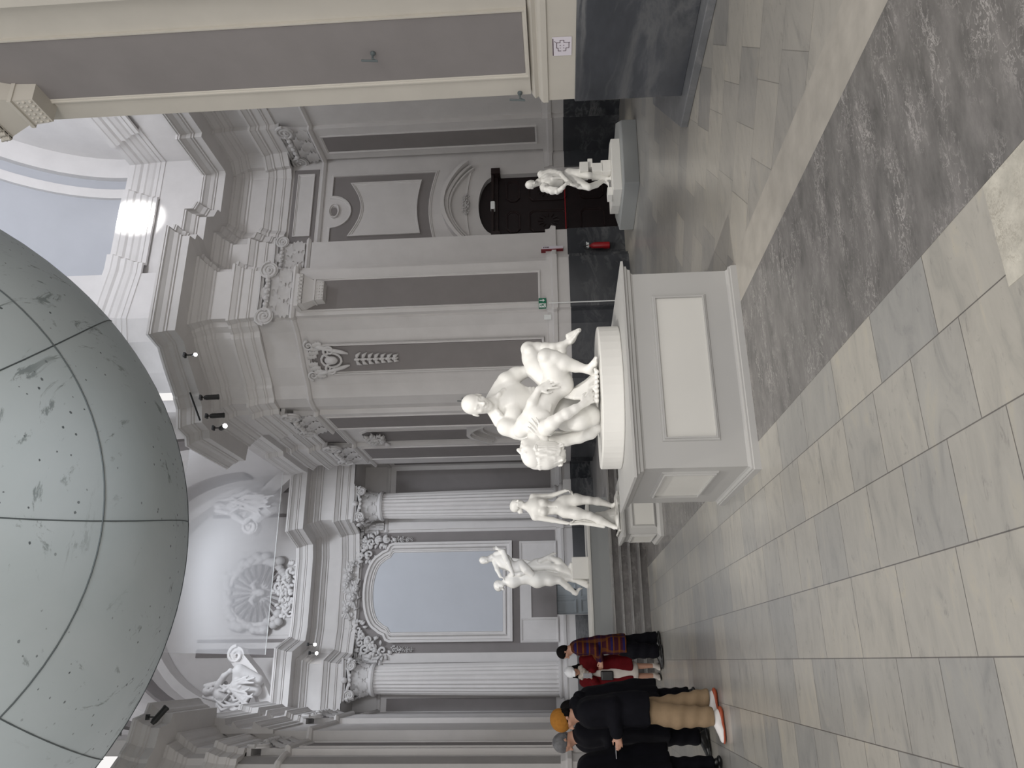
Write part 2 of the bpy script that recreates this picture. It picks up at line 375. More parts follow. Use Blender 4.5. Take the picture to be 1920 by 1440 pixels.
# altar wall with the little door opening
Ya = 24.6
AX0, AX1 = at_y(1050, 1152, Ya).x, at_y(1050, 1090, Ya).x
AZ = at_y(1001, 1120, Ya).z
mb = MB(); mb.slab([(6.6, Ya, ZC), (AX1, Ya, ZC), (AX1, Ya, AZ), (AX0, Ya, AZ), (AX0, Ya, ZC), (-2.4, Ya, ZC), (-2.4, Ya, 10), (6.6, Ya, 10)], (0, 1, 0), .35)
struct('wall_altar', mb, M['stucco'])
wallseg('wall_chancel_left', [(-1.4, 24.9), (-1.4, 18.1), (-1.75, 18.1), (-1.75, 16.5), (2*XM-5.75, 16.2)], 0, 10.0)
wallseg('wall_pier_left', mir(pier)[5:]+[(-9, 15.8)], 0, 10.0)
# nearer right pier
npier = [(9.6, 2.2), (6.3, 2.2), (6.3, 7.18), (7.3, 8.15), (9.6, 8.15)]
mb = MB(); mb.prism(npier, 0, 15); struct('wall_pier_near', mb, M['warm'])
slabp = [(9.8, 1.5), (5.93, 1.5), (5.93, 7.5), (7.75, 9.25), (9.8, 9.25)]
mb = MB(); mb.prism(slabp, 0, .09); struct('trim_4', mb, M['slab'], bevel=.01)
mb = MB(); mb.prism([(9.7, 1.8), (6.17, 1.8), (6.17, 7.24), (6.3, 7.37), (7.5, 8.5), (9.7, 8.5)], .09, 1.33); struct('baseboard_near', mb, M['plinthmarble'], bevel=.008)
mb = MB(); mb.prism([(9.7, 1.8), (6.19, 1.8), (6.19, 7.22), (6.3, 7.33), (7.5, 8.45), (9.7, 8.45)], 1.331, 1.64); struct('trim_5', mb, M['warm'])
mb = MB(); mb.sweep([(6.3, 1.8), (6.3, 7.18), (7.3, 8.15)], [(-.05, 1.64), (.13, 1.64), (.13, 1.70), (.10, 1.73), (.06, 1.75), (.08, 1.79), (.03, 1.83), (-.05, 1.84)])
struct('trim_6', mb, M['warm'])

# dark wainscot, base moulding, astragal band, entablature
wj = [(12.1, 6.5), (12.1, 14.55), (11.98, 14.55), (11.98, 15.7), (12.1, 15.7), (12.1, 15.8)]
def band(name, path, prof, mat, **k):
    mb = MB(); mb.sweep(path, prof); return struct(name, mb, M[mat], **k)
WP = [(-.02, 0), (.06, 0), (.06, 1.29), (-.02, 1.29)]
BP = [(-.02, 1.29), (.045, 1.29), (.045, 1.56), (.11, 1.58), (.12, 1.66), (.07, 1.70), (.05, 1.78), (-.02, 1.80)]
AP = [(-.02, 7.27), (.05, 7.29), (.09, 7.34), (.05, 7.40), (-.02, 7.42)]
segR = wj
segB1 = [(12.1, 15.8), (11.5, 15.8)]
segB2 = [(9.5, 15.8), (9.3, 15.8)]
pierJ = [(9.3, 15.8), (9.3, 15.25), (8.35, 15.25), (8.35, 14.75), (8.22, 14.75), (8.22, 14.62), (7.10, 14.62), (7.10, 14.75), (7.05, 14.75), (6.9, 15.0), (6.62, 15.3), (6.3, 15.62), (6.0, 16.0), (5.75, 16.2), (XR, 16.5), (XR, 16.75), (XR-.12, 16.75), (XR-.12, 18.05), (5.8, 18.1), (5.8, 20.15), (5.68, 20.15), (5.68, 21.6), (5.8, 21.6), (5.8, 22.6), (6.2, 22.6), (6.2, 24.6)]
leftJ = [(-1.4, 24.6), (-1.4, 21.6), (-1.28, 21.6), (-1.28, 20.15), (-1.4, 20.15), (-1.4, 18.1), (-1.63, 18.05), (-1.63, 16.75), (-1.75, 16.75)]+mir(pierJ[:15])
right_all = [(12.1, 6.5), (12.1, 14.55), (11.98, 14.55), (11.98, 15.7), (12.1, 15.7), (12.1, 15.8)]+pierJ
band('baseboard_right', right_all[:6]+[(DX1+.12, 15.8)], WP, 'wainscot')
band('baseboard_back', [(DX0-.12, 15.8)]+pierJ[:1], WP, 'wainscot')
band('baseboard_pier', pierJ[:16], WP, 'wainscot')
CW = [(o, z if z > .5 else ZC-.05) for o, z in WP]
band('baseboard_chancel', pierJ[15:], WP, 'wainscot')
band('baseboard_chancel', leftJ[:8], WP, 'wainscot')
band('baseboard_pier', leftJ[8:]+[(-9, 15.8)], WP, 'wainscot')
band('baseboard_altar', [(6.2, Ya), (AX1+.02, Ya)], CW, 'wainscot'); band('baseboard_altar', [(AX0-.02, Ya), (-2, Ya)], CW, 'wainscot')
for nm, p in (('trim_7', right_all[:6]+[(DX1+.12, 15.8)]), ('trim_8', [(DX0-.12, 15.8)]+pierJ), ('trim_9', leftJ+[(-9, 15.8)]), ('trim_10', [(6.2, Ya), (AX1+.02, Ya)]), ('trim_11', [(AX0-.02, Ya), (-2, Ya)])):
    band(nm, p, BP, 'trim')
band('trim_12', right_all+[(XC+1.9, Ya)], AP, 'trim')
band('trim_13', [(XC-1.9, Ya)]+leftJ+[(-9, 15.8)], AP, 'trim')
def entab(k, dz=0, top=10.02):
    P = [(-.05, 8.15), (.04, 8.15), (.04, 8.28), (.065, 8.30), (.065, 8.33), (.08, 8.34), (.08, 8.50), (.11, 8.52), (.11, 8.56), (.13, 8.58), (.17, 8.67), (.19, 8.68), (.19, 8.74), (.05, 8.76), (.05, 9.14), (.08, 9.16), (.08, 9.20), (.12, 9.22), (.17, 9.29), (.20, 9.30), (.20, 9.34), (.26*k, 9.36), (.34*k, 9.44), (.38*k, 9.45), (.38*k, 9.50), (.78*k, 9.53), (.78*k, 9.70), (.81*k, 9.71), (.81*k, 9.74), (.84*k, 9.76), (.87*k, 9.84), (.94*k, 9.91), (.98*k, 9.93), (.98*k, 9.96), (1.0*k, 9.97), (1.0*k, 10.02), (-.05, 10.05)]
    return [(o, z+(dz if z > 9.4 else dz*(z-8.15)/1.25)) for o, z in P]
crossE = [(12.3, 6.5), (12.3, 12.9), (12.2, 12.9), (12.2, 13.3), (12.1, 13.3), (12.1, 14.45), (11.98, 14.45), (11.98, 15.3), (11.75, 15.55), (11.75, 15.68), (11.5, 15.78), (9.95, 15.8), (9.8, 15.7), (9.65, 15.68), (9.55, 15.45), (9.35, 15.35), (9.25, 15.2), (8.6, 15.2), (8.45, 15.08), (8.35, 14.95), (8.33, 14.75), (8.22, 14.72), (8.2, 14.62), (7.12, 14.62), (7.10, 14.72), (7.0, 14.78), (6.92, 14.92), (6.80, 14.98), (6.62, 15.18), (6.46, 15.38), (6.30, 15.58), (6.16, 15.78), (6.02, 15.92), (5.95, 15.94), (5.78, 16.12), (5.68, 16.15), (XR-.02, 16.45), (XR-.12, 16.5), (XR-.12, 18.1)]
band('trim_14', crossE, entab(.92), 'trim')
band('trim_15', mir(crossE)[:26]+[(-9, 15.8)], entab(.92), 'trim')
chE = [(5.8, 18.0), (5.8, 20.1), (5.68, 20.15), (5.68, 21.6), (5.7, 22.0), (5.45, 23.3), (4.3, 23.3), (3.9, 24.55), (XC, 24.55)]
band('trim_16', chE[:5], entab(.34, -.25), 'trim')
band('trim_17', [(6.2, 23.3), (4.25, 23.3), (3.95, 24.3), (3.2, 24.5), (1.0, 24.5), (.25, 24.3), (-.05, 23.3), (-2.0, 23.3)], entab(.65), 'trim')
band('trim_18', [(-1.45, 23.2), (-1.4, 22.0), (-1.28, 21.6), (-1.28, 20.15), (-1.4, 20.1), (-1.4, 18.0)], entab(.34, -.25), 'trim')
# soffit blocks that carry the projecting entablature over the columns
for sx in (1, -1):
    mb = MB(); x0, x1 = sorted((XC+sx*2.2, XC+sx*4.1)); mb.box((x0, 23.3, 8.15), (x1, Ya, 10.0)); struct('trim_19', mb, M['trim'])
# ------------------------------------------------------------------ upper walls and vaults
def vault_x(name, x0, x1, yc, zc, R, mat, th=.2, a0=0, a1=PI, seg=28):
    mb = MB(); vs = []; fs = []
    for k in range(seg+1):
        a = a0+(a1-a0)*k/seg
        for rr in (R, R+th):
            for x in (x0, x1): vs.append((x, yc+rr*math.cos(a), zc+rr*math.sin(a)))
    for k in range(seg):
        b = 4*k; c = b+4
        fs += [(b, b+1, c+1, c), (b+2, c+2, c+3, b+3), (b, c, c+2, b+2), (b+1, b+3, c+3, c+1)]
    mb.add(vs, fs); return struct(name, mb, M[mat], smooth=True, auto=35)
def vault_y(name, y0, y1, xc, zc, R, mat, th=.2, a0=0, a1=PI, seg=28):
    mb = MB(); vs = []; fs = []
    for k in range(seg+1):
        a = a0+(a1-a0)*k/seg
        for rr in (R, R+th):
            for y in (y0, y1): vs.append((xc+rr*math.cos(a), y, zc+rr*math.sin(a)))
    for k in range(seg):
        b = 4*k; c = b+4
        fs += [(b, b+1, c+1, c), (b+2, c+2, c+3, b+3), (b, c, c+2, b+2), (b+1, b+3, c+3, c+1)]
    mb.add(vs, fs); return struct(name, mb, M[mat], smooth=True, auto=35)
# right arm: attic and barrel vault whose axis runs to the right
ZS = 12.1
wallseg('wall_attic_back', [(12.4, 15.5), (8.4, 15.5)], 10.0, ZS, .3)
mb = MB(); mb.prism([(8.9, 15.9), (8.7, 15.3), (7.4, 15.05), (6.9, 15.25), (6.35, 15.8), (6.05, 16.35), (6.3, 17.0)], 10.0, 18); struct('wall_drum_pier', mb, M['stucco'])
mb = MB(); mb.prism([(2*XM-8.9, 15.9), (2*XM-8.7, 15.3), (2*XM-7.4, 15.05), (2*XM-6.9, 15.25), (2*XM-6.35, 15.8), (2*XM-6.05, 16.35), (2*XM-6.3, 17.0)], 10.0, 18); struct('wall_drum_pier', mb, M['stucco'])
wallseg('wall_attic_right', [(12.0, 6.5), (12.0, 15.6)], 10.0, 17.5, .3)
ATT = [(-.02, 11.35), (.03, 11.36), (.03, 11.46), (.05, 11.47), (.05, 11.56), (.08, 11.6), (.11, 11.70), (.14, 11.73), (.14, 11.84), (.19, 11.88), (.22, 11.98), (.24, 12.0), (.24, 12.14), (-.02, 12.14)]
band('trim_20', [(12.0, 12.2), (12.0, 13.0), (11.9, 13.0), (11.9, 14.2), (12.0, 14.2), (12.0, 15.5), (10.9, 15.5), (10.85, 15.42), (9.0, 15.42), (8.95, 15.3), (8.7, 15.3), (7.4, 15.05), (6.9, 15.25), (6.35, 15.8), (6.05, 16.35)], ATT, 'trim')
vault_x('ceiling_right_arm', 6.8, 12.4, 11.55, ZS, 3.95, 'vault')
for n, (a, b, r) in enumerate(((11.45, 12.4, 3.80), (10.9, 11.15, 3.86), (6.7, 8.1, 3.72), (8.2, 8.45, 3.82))):
    vault_x('ceiling_rib', a, b, 11.55, ZS, r, 'trim', .3)
# chancel: attic, end wall, vault along the nave axis
for sx in (1, -1):
    X = XC+sx*3.55
    p = [(X, 16.6), (X, 24.9)] if sx > 0 else [(X, 24.9), (X, 16.6)]
    wallseg('wall_attic_chancel', p, 10.0, 11.5, .3)
mb = MB(); mb.slab([(XC+4.4, 24.95, 10)]+[(XC+4.4*math.cos(a), 24.95, 11.5+3.9*math.sin(a)) for a in [PI*k/20 for k in range(21)]]+[(XC-4.4, 24.95, 10)], (0, 1, 0), .3)
struct('wall_attic_altar', mb, M['stucco'])
vault_y('ceiling_chancel', 16.6, 25.2, XC, 11.5, 3.55, 'trim')
for a, b, r, m in ((24.3, 24.9, 3.30, 'stucco'), (22.6, 23.4, 3.48, 'panel'), (20.6, 21.4, 3.40, 'stucco'), (18.8, 19.6, 3.48, 'panel'), (17.0, 17.8, 3.42, 'stucco')): vault_y('ceiling_rib', a, b, XC, 11.5, r, m, .3)
# strips of the end wall above the cornice
for a, b, mt, d in ((1015, 1192, 'altarpanel', .02), (966, 972, 'panel', .03), (912, 926, 'panel', .03), (1199, 1205, 'panel', .03), (1217, 1233, 'panel', .03)):
    x1 = at_y(430, a, 24.95).x; x0 = at_y(430, b, 24.95).x
    mb = MB(); mb.box((x0, 24.95-d, 10.1), (x1, 24.96, 11.5 if abs(x1-XC) > 2.9 else 13.4)); struct('trim_21', mb, M['stucco' if mt == 'altarpanel' else mt])
# crossing arches (spring from the piers, carry the drum above the picture)
def arch_between(name, p, q, zs, rise, w, mat):
    P, Q = Vector((*p, zs)), Vector((*q, zs)); u = (Q-P); n = Vector((-u.y, u.x, 0)).normalized(); mb = MB(); vs = []; fs = []; seg = 20
    for k in range(seg+1):
        a = PI*k/seg; c = P+u*(.5-.5*math.cos(a))+Vector((0, 0, rise*math.sin(a)))
        o = Vector((0, 0, .35))+u.normalized()*(-.35*math.cos(a))
        for dd in (-w/2, w/2):
            vs += [c+n*dd, c+o+n*dd]
    for k in range(seg):
        b = 4*k; c = b+4; fs += [(b, b+2, c+2, c), (b+1, c+1, c+3, b+3), (b, c, c+1, b+1), (b+2, b+3, c+3, c+2)]
    mb.add(vs, fs); struct(name, mb, M[mat], smooth=True, auto=35)
# ------------------------------------------------------------------ chancel steps
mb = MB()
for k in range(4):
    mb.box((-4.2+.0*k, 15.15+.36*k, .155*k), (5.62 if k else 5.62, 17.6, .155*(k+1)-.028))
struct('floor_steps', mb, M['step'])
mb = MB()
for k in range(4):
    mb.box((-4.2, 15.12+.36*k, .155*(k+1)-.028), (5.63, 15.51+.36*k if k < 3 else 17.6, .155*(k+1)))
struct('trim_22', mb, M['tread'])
mb = MB(); mb.box((-2.4, 17.6, 0), (6.6, 25, ZC)); struct('floor_chancel', mb, M['tread'])
# low skirting step in front of the portal
mb = MB(); mb.box((9.0, 15.2, 0), (12.1, 15.8, .06)); struct('trim_23', mb, M['slab'])

# ------------------------------------------------------------------ ornament helpers
def leaf(mb, base, u, n, w, h, out, th=.02):
    base, u, n = Vector(base), Vector(u).normalized(), Vector(n).normalized(); z = Vector((0, 0, 1)); F = []; B = []
    R, Cc = 7, 5
    for i in range(R+1):
        t = i/R; zz = h*(t if t < .8 else .8+.2*math.sin((t-.8)*5*1.4)*.7); o = out*(t**2.2)
        if t > .9: zz -= h*.06
        hw = w/2*(math.sin(PI*(.18+.72*t))**.7)*(1+.22*math.cos(t*PI*7))
        for j in range(Cc):
            s = -1+2*j/(Cc-1); F.append(base+u*(s*hw)+n*(o+th*(1-s*s)*1.2+th)+z*zz); B.append(base+u*(s*hw*.8)+n*(o-th*.2)+z*zz)
    fs = []; N = len(F)
    for i in range(R):
        for j in range(Cc-1):
            a = i*Cc+j; fs.append((a, a+1, a+Cc+1, a+Cc)); fs.append((N+a, N+a+Cc, N+a+Cc+1, N+a+1))
        a = i*Cc; fs.append((a, a+Cc, N+a+Cc, N+a)); a = i*Cc+Cc-1; fs.append((a, N+a, N+a+Cc, a+Cc))
    a = R*Cc
    for j in range(Cc-1): fs.append((a+j, a+j+1, N+a+j+1, N+a+j)); fs.append((j, N+j, N+j+1, j+1))
    mb.add(F+B, fs)
def spiral(mb, c, u, v, R, r, turns=2.2, flip=1, seg=6, n=None):
    c, u, v = Vector(c), Vector(u), Vector(v); pts = []; rr = []; N = int(turns*14)
    for i in range(N+1):
        t = i/N; a = turns*2*PI*t; q = R*(1-.86*t)
        pts.append(c+u*(q*math.cos(a)*flip)+v*(q*math.sin(a))); rr.append(r*(1-.45*t))
    mb.tube(pts, rr, seg)
    if n is not None:
        nn = Vector(n); K = 14; vs = [c+u*(R*.95*math.cos(2*PI*k/K))+v*(R*.95*math.sin(2*PI*k/K)) for k in range(K)]
        mb.slab([p-nn*r*1.2 for p in vs], nn, r*1.0); mb.ball(c+nn*r*.3, R*.16, 8, 5)
def capital_face(mb, c, u, n, w, h, d):
    c, u, n = Vector(c), Vector(u).normalized(), Vector(n).normalized(); z = Vector((0, 0, 1))
    # bell (c is the middle of the foot on the wall face)
    lv = [(0, .46, d), (.45, .47, d+.01), (.62, .5, d+.04), (.66, .52, d+.06)]
    vs = []
    for t, hw, dd in lv: vs += [c-u*hw*w+z*t*h, c+u*hw*w+z*t*h, c+u*hw*w+n*dd+z*t*h, c-u*hw*w+n*dd+z*t*h]
    fs = [(3, 2, 1, 0)]+[(4*i+j, 4*i+(j+1) % 4, 4*i+4+(j+1) % 4, 4*i+4+j) for i in range(3) for j in range(4)]+[(12, 13, 14, 15)]
    mb.add(vs, fs)
    for s in (-.36, 0, .36): leaf(mb, c+u*s*w+n*d, u, n, w*.33, h*.42, .07*w/.9)
    for s in (-.18, .18): leaf(mb, c+u*s*w+n*(d-.005)+z*h*.2, u, n, w*.30, h*.42, .08*w/.9)
    R = .19*w
    for s in (-1, 1): spiral(mb, c+u*(s*w*.50)+n*(d+.07)+z*(h*.72), u, z, R, R*.16, 2.2, s, n=n)
    # garland and eggs between the scrolls
    mb.tube([c+u*(w*(-.4+.8*t))+n*(d+.05)+z*(h*(.74-.06*math.sin(PI*t))) for t in [k/8 for k in range(9)]], R*.28, 6)
    for k in range(5): mb.ball(c+u*w*(-.26+.13*k)+n*(d+.09)+z*h*.70, R*.30, 8, 5)
    leaf(mb, c+n*(d+.03)+z*h*.66, u, n, w*.26, h*.26, .06)
    # abacus
    for t0, t1, e in ((.88, .95, .04), (.95, 1.0, .09)):
        P = [c-u*(w*.62), c+u*(w*.62), c+u*(w*.62)+n*(d+e), c+u*w*.3+n*(d+e-.03), c+n*(d+e-.045), c-u*w*.3+n*(d+e-.03), c-u*(w*.62)+n*(d+e)]
        vs = [p+z*h*t0 for p in P]+[p+z*h*t1 for p in P]; k = len(P)
        mb.add(vs, [tuple(range(k)), tuple(range(k, 2*k))]+[(i, (i+1) % k, k+(i+1) % k, k+i) for i in range(k)])
def pilaster(label, a, b, d=.12, panel=True, zb=0.0, pan=None, cap=True, inset=.24, z1=7.27, group=None):
    """a, b: ends of the pilaster foot on the wall face, seen left to right from inside"""
    a, b = Vector((*a, 0)), Vector((*b, 0)); u = (b-a).normalized(); w = (b-a).length; n = Vector((u.y, -u.x, 0)); c = (a+b)/2
    r = empty('pilaster', (c.x, c.y, zb), label, 'pilaster', group)
    def bar(x0, x1, z0, z1, d0, d1):
        return [a+u*x0+n*d0+Vector((0, 0, z0)), a+u*x1+n*d0+Vector((0, 0, z0)), a+u*x1+n*d0+Vector((0, 0, z1)), a+u*x0+n*d0+Vector((0, 0, z1))], d1-d0
    def mk(name, items, mat, **k):
        mb = MB()
        for P, th in items: mb.slab(P, n, th)
        return mb.build(name, M[mat], r, **k)
    mk('pedestal', [bar(-.04, w+.04, zb, 1.30, .0, d+.07)], 'wainscot')
    mk('base', [bar(-.03, w+.03, 1.301, 1.56, .0, d+.05), bar(-.08, w+.08, 1.56, 1.66, 0, d+.13), bar(-.04, w+.04, 1.66, 1.80, 0, d+.07)], 'trim')
    mk('shaft', [bar(0, w, 1.80, z1, 0, d)], 'trim')
    if panel:
        i0, i1 = pan if pan else (inset, w-inset)
        mk('panel', [bar(i0, i1, 1.98, z1-.14, d, d+.012)], 'panel')
        mb = MB(); P = bar(i0-.05, i1+.05, 1.93, z1-.09, d, d)[0]; mb.frame(P, n, .055, .035); mb.build('panel_moulding', M['trim'], r)
    if cap:
        mb = MB(); capital_face(mb, c+Vector((0, 0, 7.42)), u, n, w, .73, d); mb.build('capital', M['ornament'], r, smooth=True, auto=40)
    return r
# ------------------------------------------------------------------ pilasters and columns
pilaster('grey panelled pilaster on the right side wall, right of the dark portal', (12.1, 15.7), (12.1, 14.55), .12, inset=.30)
pilaster('broad grey panelled pilaster left of the dark portal, a bracket under its capital', (7.10, 14.75), (8.22, 14.75), .13, pan=(.14, .83))
pilaster('narrow corner pilaster with scroll capital between the dark portal and the broad pier pilaster', (8.45, 15.25), (9.28, 15.25), .05, panel=False)
pilaster('pilaster at the right chancel corner, behind the bald seated sculpture', (XR, 18.05), (XR, 16.75), .12, inset=.22)
pilaster('dark panelled pilaster on the right chancel wall nearest the right fluted column', (5.8, 21.6), (5.8, 20.15), .12, zb=ZC, inset=.16)
pilaster('pilaster at the left chancel corner, high above the visitors', (XL, 16.75), (XL, 18.05), .12, inset=.22)
pilaster('plain white pilaster on the left chancel wall nearest the left fluted column', (-1.4, 20.15), (-1.4, 21.6), .12, zb=ZC, panel=False)
mb = MB(); mb.box((12.08, 12.6, 2.0), (12.1, 13.6, 7.1)); struct('trim_36', mb, M['panel'])
mb = MB(); mb.frame([(12.08, 13.65, 1.95), (12.08, 12.55, 1.95), (12.08, 12.55, 7.15), (12.08, 13.65, 7.15)], (-1, 0, 0), .05, .03); struct('trim_36', mb, M['trim'])
# nearer right pier: its pilaster face
nr = empty('pilaster', (6.3, 6.2, 1.84), 'tall warm white pilaster with grey panel on the nearest right pier', 'pilaster')
mb = MB(); mb.box((6.24, 5.2, 1.84), (6.35, 7.16, 9.5)); mb.build('shaft', M['warm'], nr)
def nframe(y0, y1, z0, z1, name, X=6.24):
    mb = MB(); mb.box((X-.008, y0, z0), (X, y1, z1)); mb.build(name, M['panel'], nr)
    mb = MB(); e = .05; mb.frame([(X, y1+e, z0-e), (X, y0-e, z0-e), (X, y0-e, z1+e), (X, y1+e, z1+e)], (-1, 0, 0), .05, .03); mb.build('panel_moulding', M['warm'], nr)
p0 = at_x(975, 22, 6.24); p1 = at_x(985, 136, 6.24); nframe(p0.y, p1.y, p1.z, 9.3, 'panel')
mb = MB(); mb.box((6.05, 3.6, 1.84), (6.34, 5.35, 12)); struct('wall_pier_near', mb, M['warm'])
mb = MB(); mb.box((6.04, 3.9, 2.1), (6.05, 5.12, 11.7)); struct('trim_24', mb, M['panel'])

def column(label, x, y, zb):
    r = empty('fluted_column', (x, y, zb), label, 'column', 'fluted columns beside the altar')
    mb = MB(); mb.box((x-.62, y-.62, zb), (x+.62, y+.62, 1.30)); mb.build('pedestal', M['wainscot'], r)
    mb = MB(); mb.box((x-.60, y-.60, 1.301), (x+.60, y+.60, 1.55)); mb.lathe([(.0, 1.55), (.60, 1.55), (.62, 1.60), (.60, 1.66), (.53, 1.68), (.51, 1.73), (.55, 1.76), (.55, 1.81), (.47, 1.84), (0, 1.84)], (x, y, 0), 40)
    mb.build('base', M['trim'], r, smooth=True, auto=35)
    mb = MB(); vs = []; fs = []; NF, Q = 24, 6; levels = [1.84, 1.9, 3.0, 4.2, 5.4, 6.5, 7.2, 7.27]
    for z in levels:
        t = (z-1.84)/5.43; R = .47-.07*t**1.6
        for k in range(NF):
            for q in range(Q):
                a = 2*PI*(k+q/Q)/NF; f = 0 if q in (0,) else math.sin(PI*q/Q)
                dd = .035*f*(0 if z in (levels[0], levels[-1]) else 1); vs.append((x+(R-dd)*math.cos(a), y+(R-dd)*math.sin(a), z))
    m = NF*Q
    for i in range(len(levels)-1):
        for k in range(m): fs.append((i*m+k, i*m+(k+1) % m, (i+1)*m+(k+1) % m, (i+1)*m+k))
    mb.add(vs, fs); mb.build('shaft', M['trim'], r, smooth=True, auto=25)
    mb = MB(); mb.lathe([(0, 7.25), (.45, 7.25), (.48, 7.31), (.45, 7.37), (.42, 7.42), (.40, 7.7), (.44, 7.85), (.5, 7.9), (0, 7.9)], (x, y, 0), 32)
    for k in range(8):
        a = PI/8+k*PI/4; n = Vector((math.cos(a), math.sin(a), 0)); u = Vector((-n.y, n.x, 0))
        leaf(mb, Vector((x, y, 7.42))+n*.39, u, n, .30, .30, .09, .025); a2 = a+PI/8; n = Vector((math.cos(a2), math.sin(a2), 0)); u = Vector((-n.y, n.x, 0))
        leaf(mb, Vector((x, y, 7.55))+n*.39, u, n, .28, .32, .12, .025)
    for k in range(4):
        n = Vector((math.cos(k*PI/2), math.sin(k*PI/2), 0)); u = Vector((-n.y, n.x, 0))
        for s in (-1, 1): spiral(mb, Vector((x, y, 7.92))+n*.50+u*s*.40, (u*.9+n*.25*s*-1*0), Vector((0, 0, 1)), .165, .028, 2.2, s, n=n)
        mb.tube([Vector((x, y, 7.98-.05*math.sin(PI*t)))+n*.5+u*(-.3+.6*t) for t in [i/8 for i in range(9)]], .045, 6)
        for s in (-1, 0, 1): mb.ball(Vector((x, y, 7.90))+n*.52+u*s*.13, .055, 8, 5)
        mb.ball(Vector((x, y, 8.06))+n*.55, (.09, .09, .10), 8, 6)
    for t0, t1, e in ((8.04, 8.10, .56), (8.10, 8.16, .61)):
        P = []
        for k in range(4):
            for s in (-1, -.4, 0, .4):
                n = Vector((math.cos(k*PI/2), math.sin(k*PI/2))); u = Vector((-n.y, n.x)); q = n*(e-.07*(1-abs(s)**2))+u*(s*e); P.append((x+q.x, y+q.y))
        mb.prism(P, t0, t1)
    mb.build('capital', M['ornament'], r, smooth=True, auto=40); return r
column('fluted white column right of the altar frame, behind the walking nude statue', 4.70, 23.75, ZC)
column('fluted white column left of the altar frame, above the two visitors', -.47, 23.75, ZC)
# pilasters framing the altar panel
pilaster('narrow white pilaster between the altar frame and the right fluted column', (at_y(850, 992, Ya).x, Ya), (at_y(850, 978, Ya).x, Ya), .08, panel=False, zb=ZC)
pilaster('narrow white pilaster between the altar frame and the left fluted column', (at_y(850, 1242, Ya).x, Ya), (at_y(850, 1224, Ya).x, Ya), .08, panel=False, zb=ZC)

# ------------------------------------------------------------------ altar wall
def pan(px, Y=Ya, dy=0.0): return [at_y(x, y, Y)+Vector((0, dy, 0)) for x, y in px]
gx0, gx1 = at_y(850, 1224, Ya).x, at_y(850, 997, Ya).x
mb = MB(); mb.box((gx0, Ya-.02, 1.85), (gx1, Ya+.02, 8.1)); struct('trim_25', mb, M['panel'])
fx0, fx1 = at_y(850, 1204, Ya).x, at_y(850, 1017, Ya).x
zb_, zt_ = at_y(961, 1100, Ya).z, at_y(735, 1100, Ya).z; ztop = at_y(683, 1105, Ya).z; xc_ = (fx0+fx1)/2
def arched(e):
    w = (fx1-fx0)/2-e; P = [(xc_-w, zb_+e), (xc_+w, zb_+e), (xc_+w, zt_-.02)]
    # shoulder: small concave step, then the broad arch
    P += [(xc_+w*.96, zt_+.12-e*.3), (xc_+w*.86, zt_+.20-e*.3), (xc_+w*.82, zt_+.34-e*.4)]
    r = w*.78; h = (ztop-e)-(zt_+.34-e*.4)
    P += [(xc_+r*math.cos(a), zt_+.34-e*.4+h*math.sin(a)) for a in [PI*k/16 for k in range(1, 16)]]
    P += [(xc_-w*.82, zt_+.34-e*.4), (xc_-w*.86, zt_+.20-e*.3), (xc_-w*.96, zt_+.12-e*.3), (xc_-w, zt_-.02)]
    return P
fr = empty('altar_frame', (xc_, Ya-.03, zb_), 'large arched stucco frame around a plain pale blue panel on the altar wall', 'altar frame')
mb = MB(); mb.slab([(x, Ya-.025, z) for x, z in arched(.0)], (0, -1, 0), .02); mb.build('backing', M['trim'], fr)
mb = MB(); mb.frame([(x, Ya-.045, z) for x, z in arched(0)], (0, -1, 0), .20, .16); mb.frame([(x, Ya-.045, z) for x, z in arched(.21)], (0, -1, 0), .10, .07); mb.build('moulding', M['trim'], fr)
mb = MB(); mb.slab([(x, Ya-.045, z) for x, z in arched(.31)], (0, -1, 0), .008); mb.build('panel', M['altarpanel'], fr)
def scrollwork(mb, p, u, v, n, s, seed):
    """a C-scroll with leaves: acanthus relief"""
    r = random.Random(seed); p, u, v, n = Vector(p), Vector(u), Vector(v), Vector(n)
    spiral(mb, p+n*.05, u, v, s*.40, s*.15, 1.2, r.choice((-1, 1)))
    for k in range(8):
        a = r.uniform(0, 2*PI); q = p+(u*math.cos(a)+v*math.sin(a))*s*.5; d = (u*math.cos(a)+v*math.sin(a))
        t = d.cross(n); pts = [q+d*s*.45*i/4+t*s*.18*math.sin(i/4*2.2)+n*(.03+.06*math.sin(PI*i/4)) for i in range(5)]
        mb.tube(pts, [s*.07, s*.13, s*.15, s*.10, s*.02], 6)
def cherub(mb, p, s, n):
    p, n = Vector(p), Vector(n); mb.ball(p+n*s*.5, (s*.5, s*.5, s*.58), 12, 8)
    for k in (-1, 1):
        mb.ball(p+n*s*.95+Vector((k*s*.18, 0, s*.08)), s*.10, 6, 4)
        for i in range(4): mb.tube([p+Vector((k*s*.4, -.03, 0)), p+Vector((k*s*(.9+.2*i), -.1, s*(.55-.35*i))), p+Vector((k*s*(1.5-.1*i), -.05, s*(.7-.55*i)))], [s*.2, s*.22, s*.05], 6)
    mb.ball(p+n*s*1.0-Vector((0, 0, s*.05)), s*.1, 6, 4)
    for i in range(7): a = PI*i/6; mb.ball(p+n*s*.4+Vector((math.cos(a)*s*.45, 0, math.sin(a)*s*.5)), s*.2, 6, 5)
    for k in (-1, 1): mb.ball(p+n*s*.8+Vector((k*s*.25, 0, -s*.2)), s*.2, 6, 5)
nY = Vector((0, -1, 0)); uX = Vector((1, 0, 0)); vZ = Vector((0, 0, 1))
gar = empty('garland', (xc_, Ya-.05, ztop), 'carved leaf and cherub garland arched over the altar frame', 'garland')
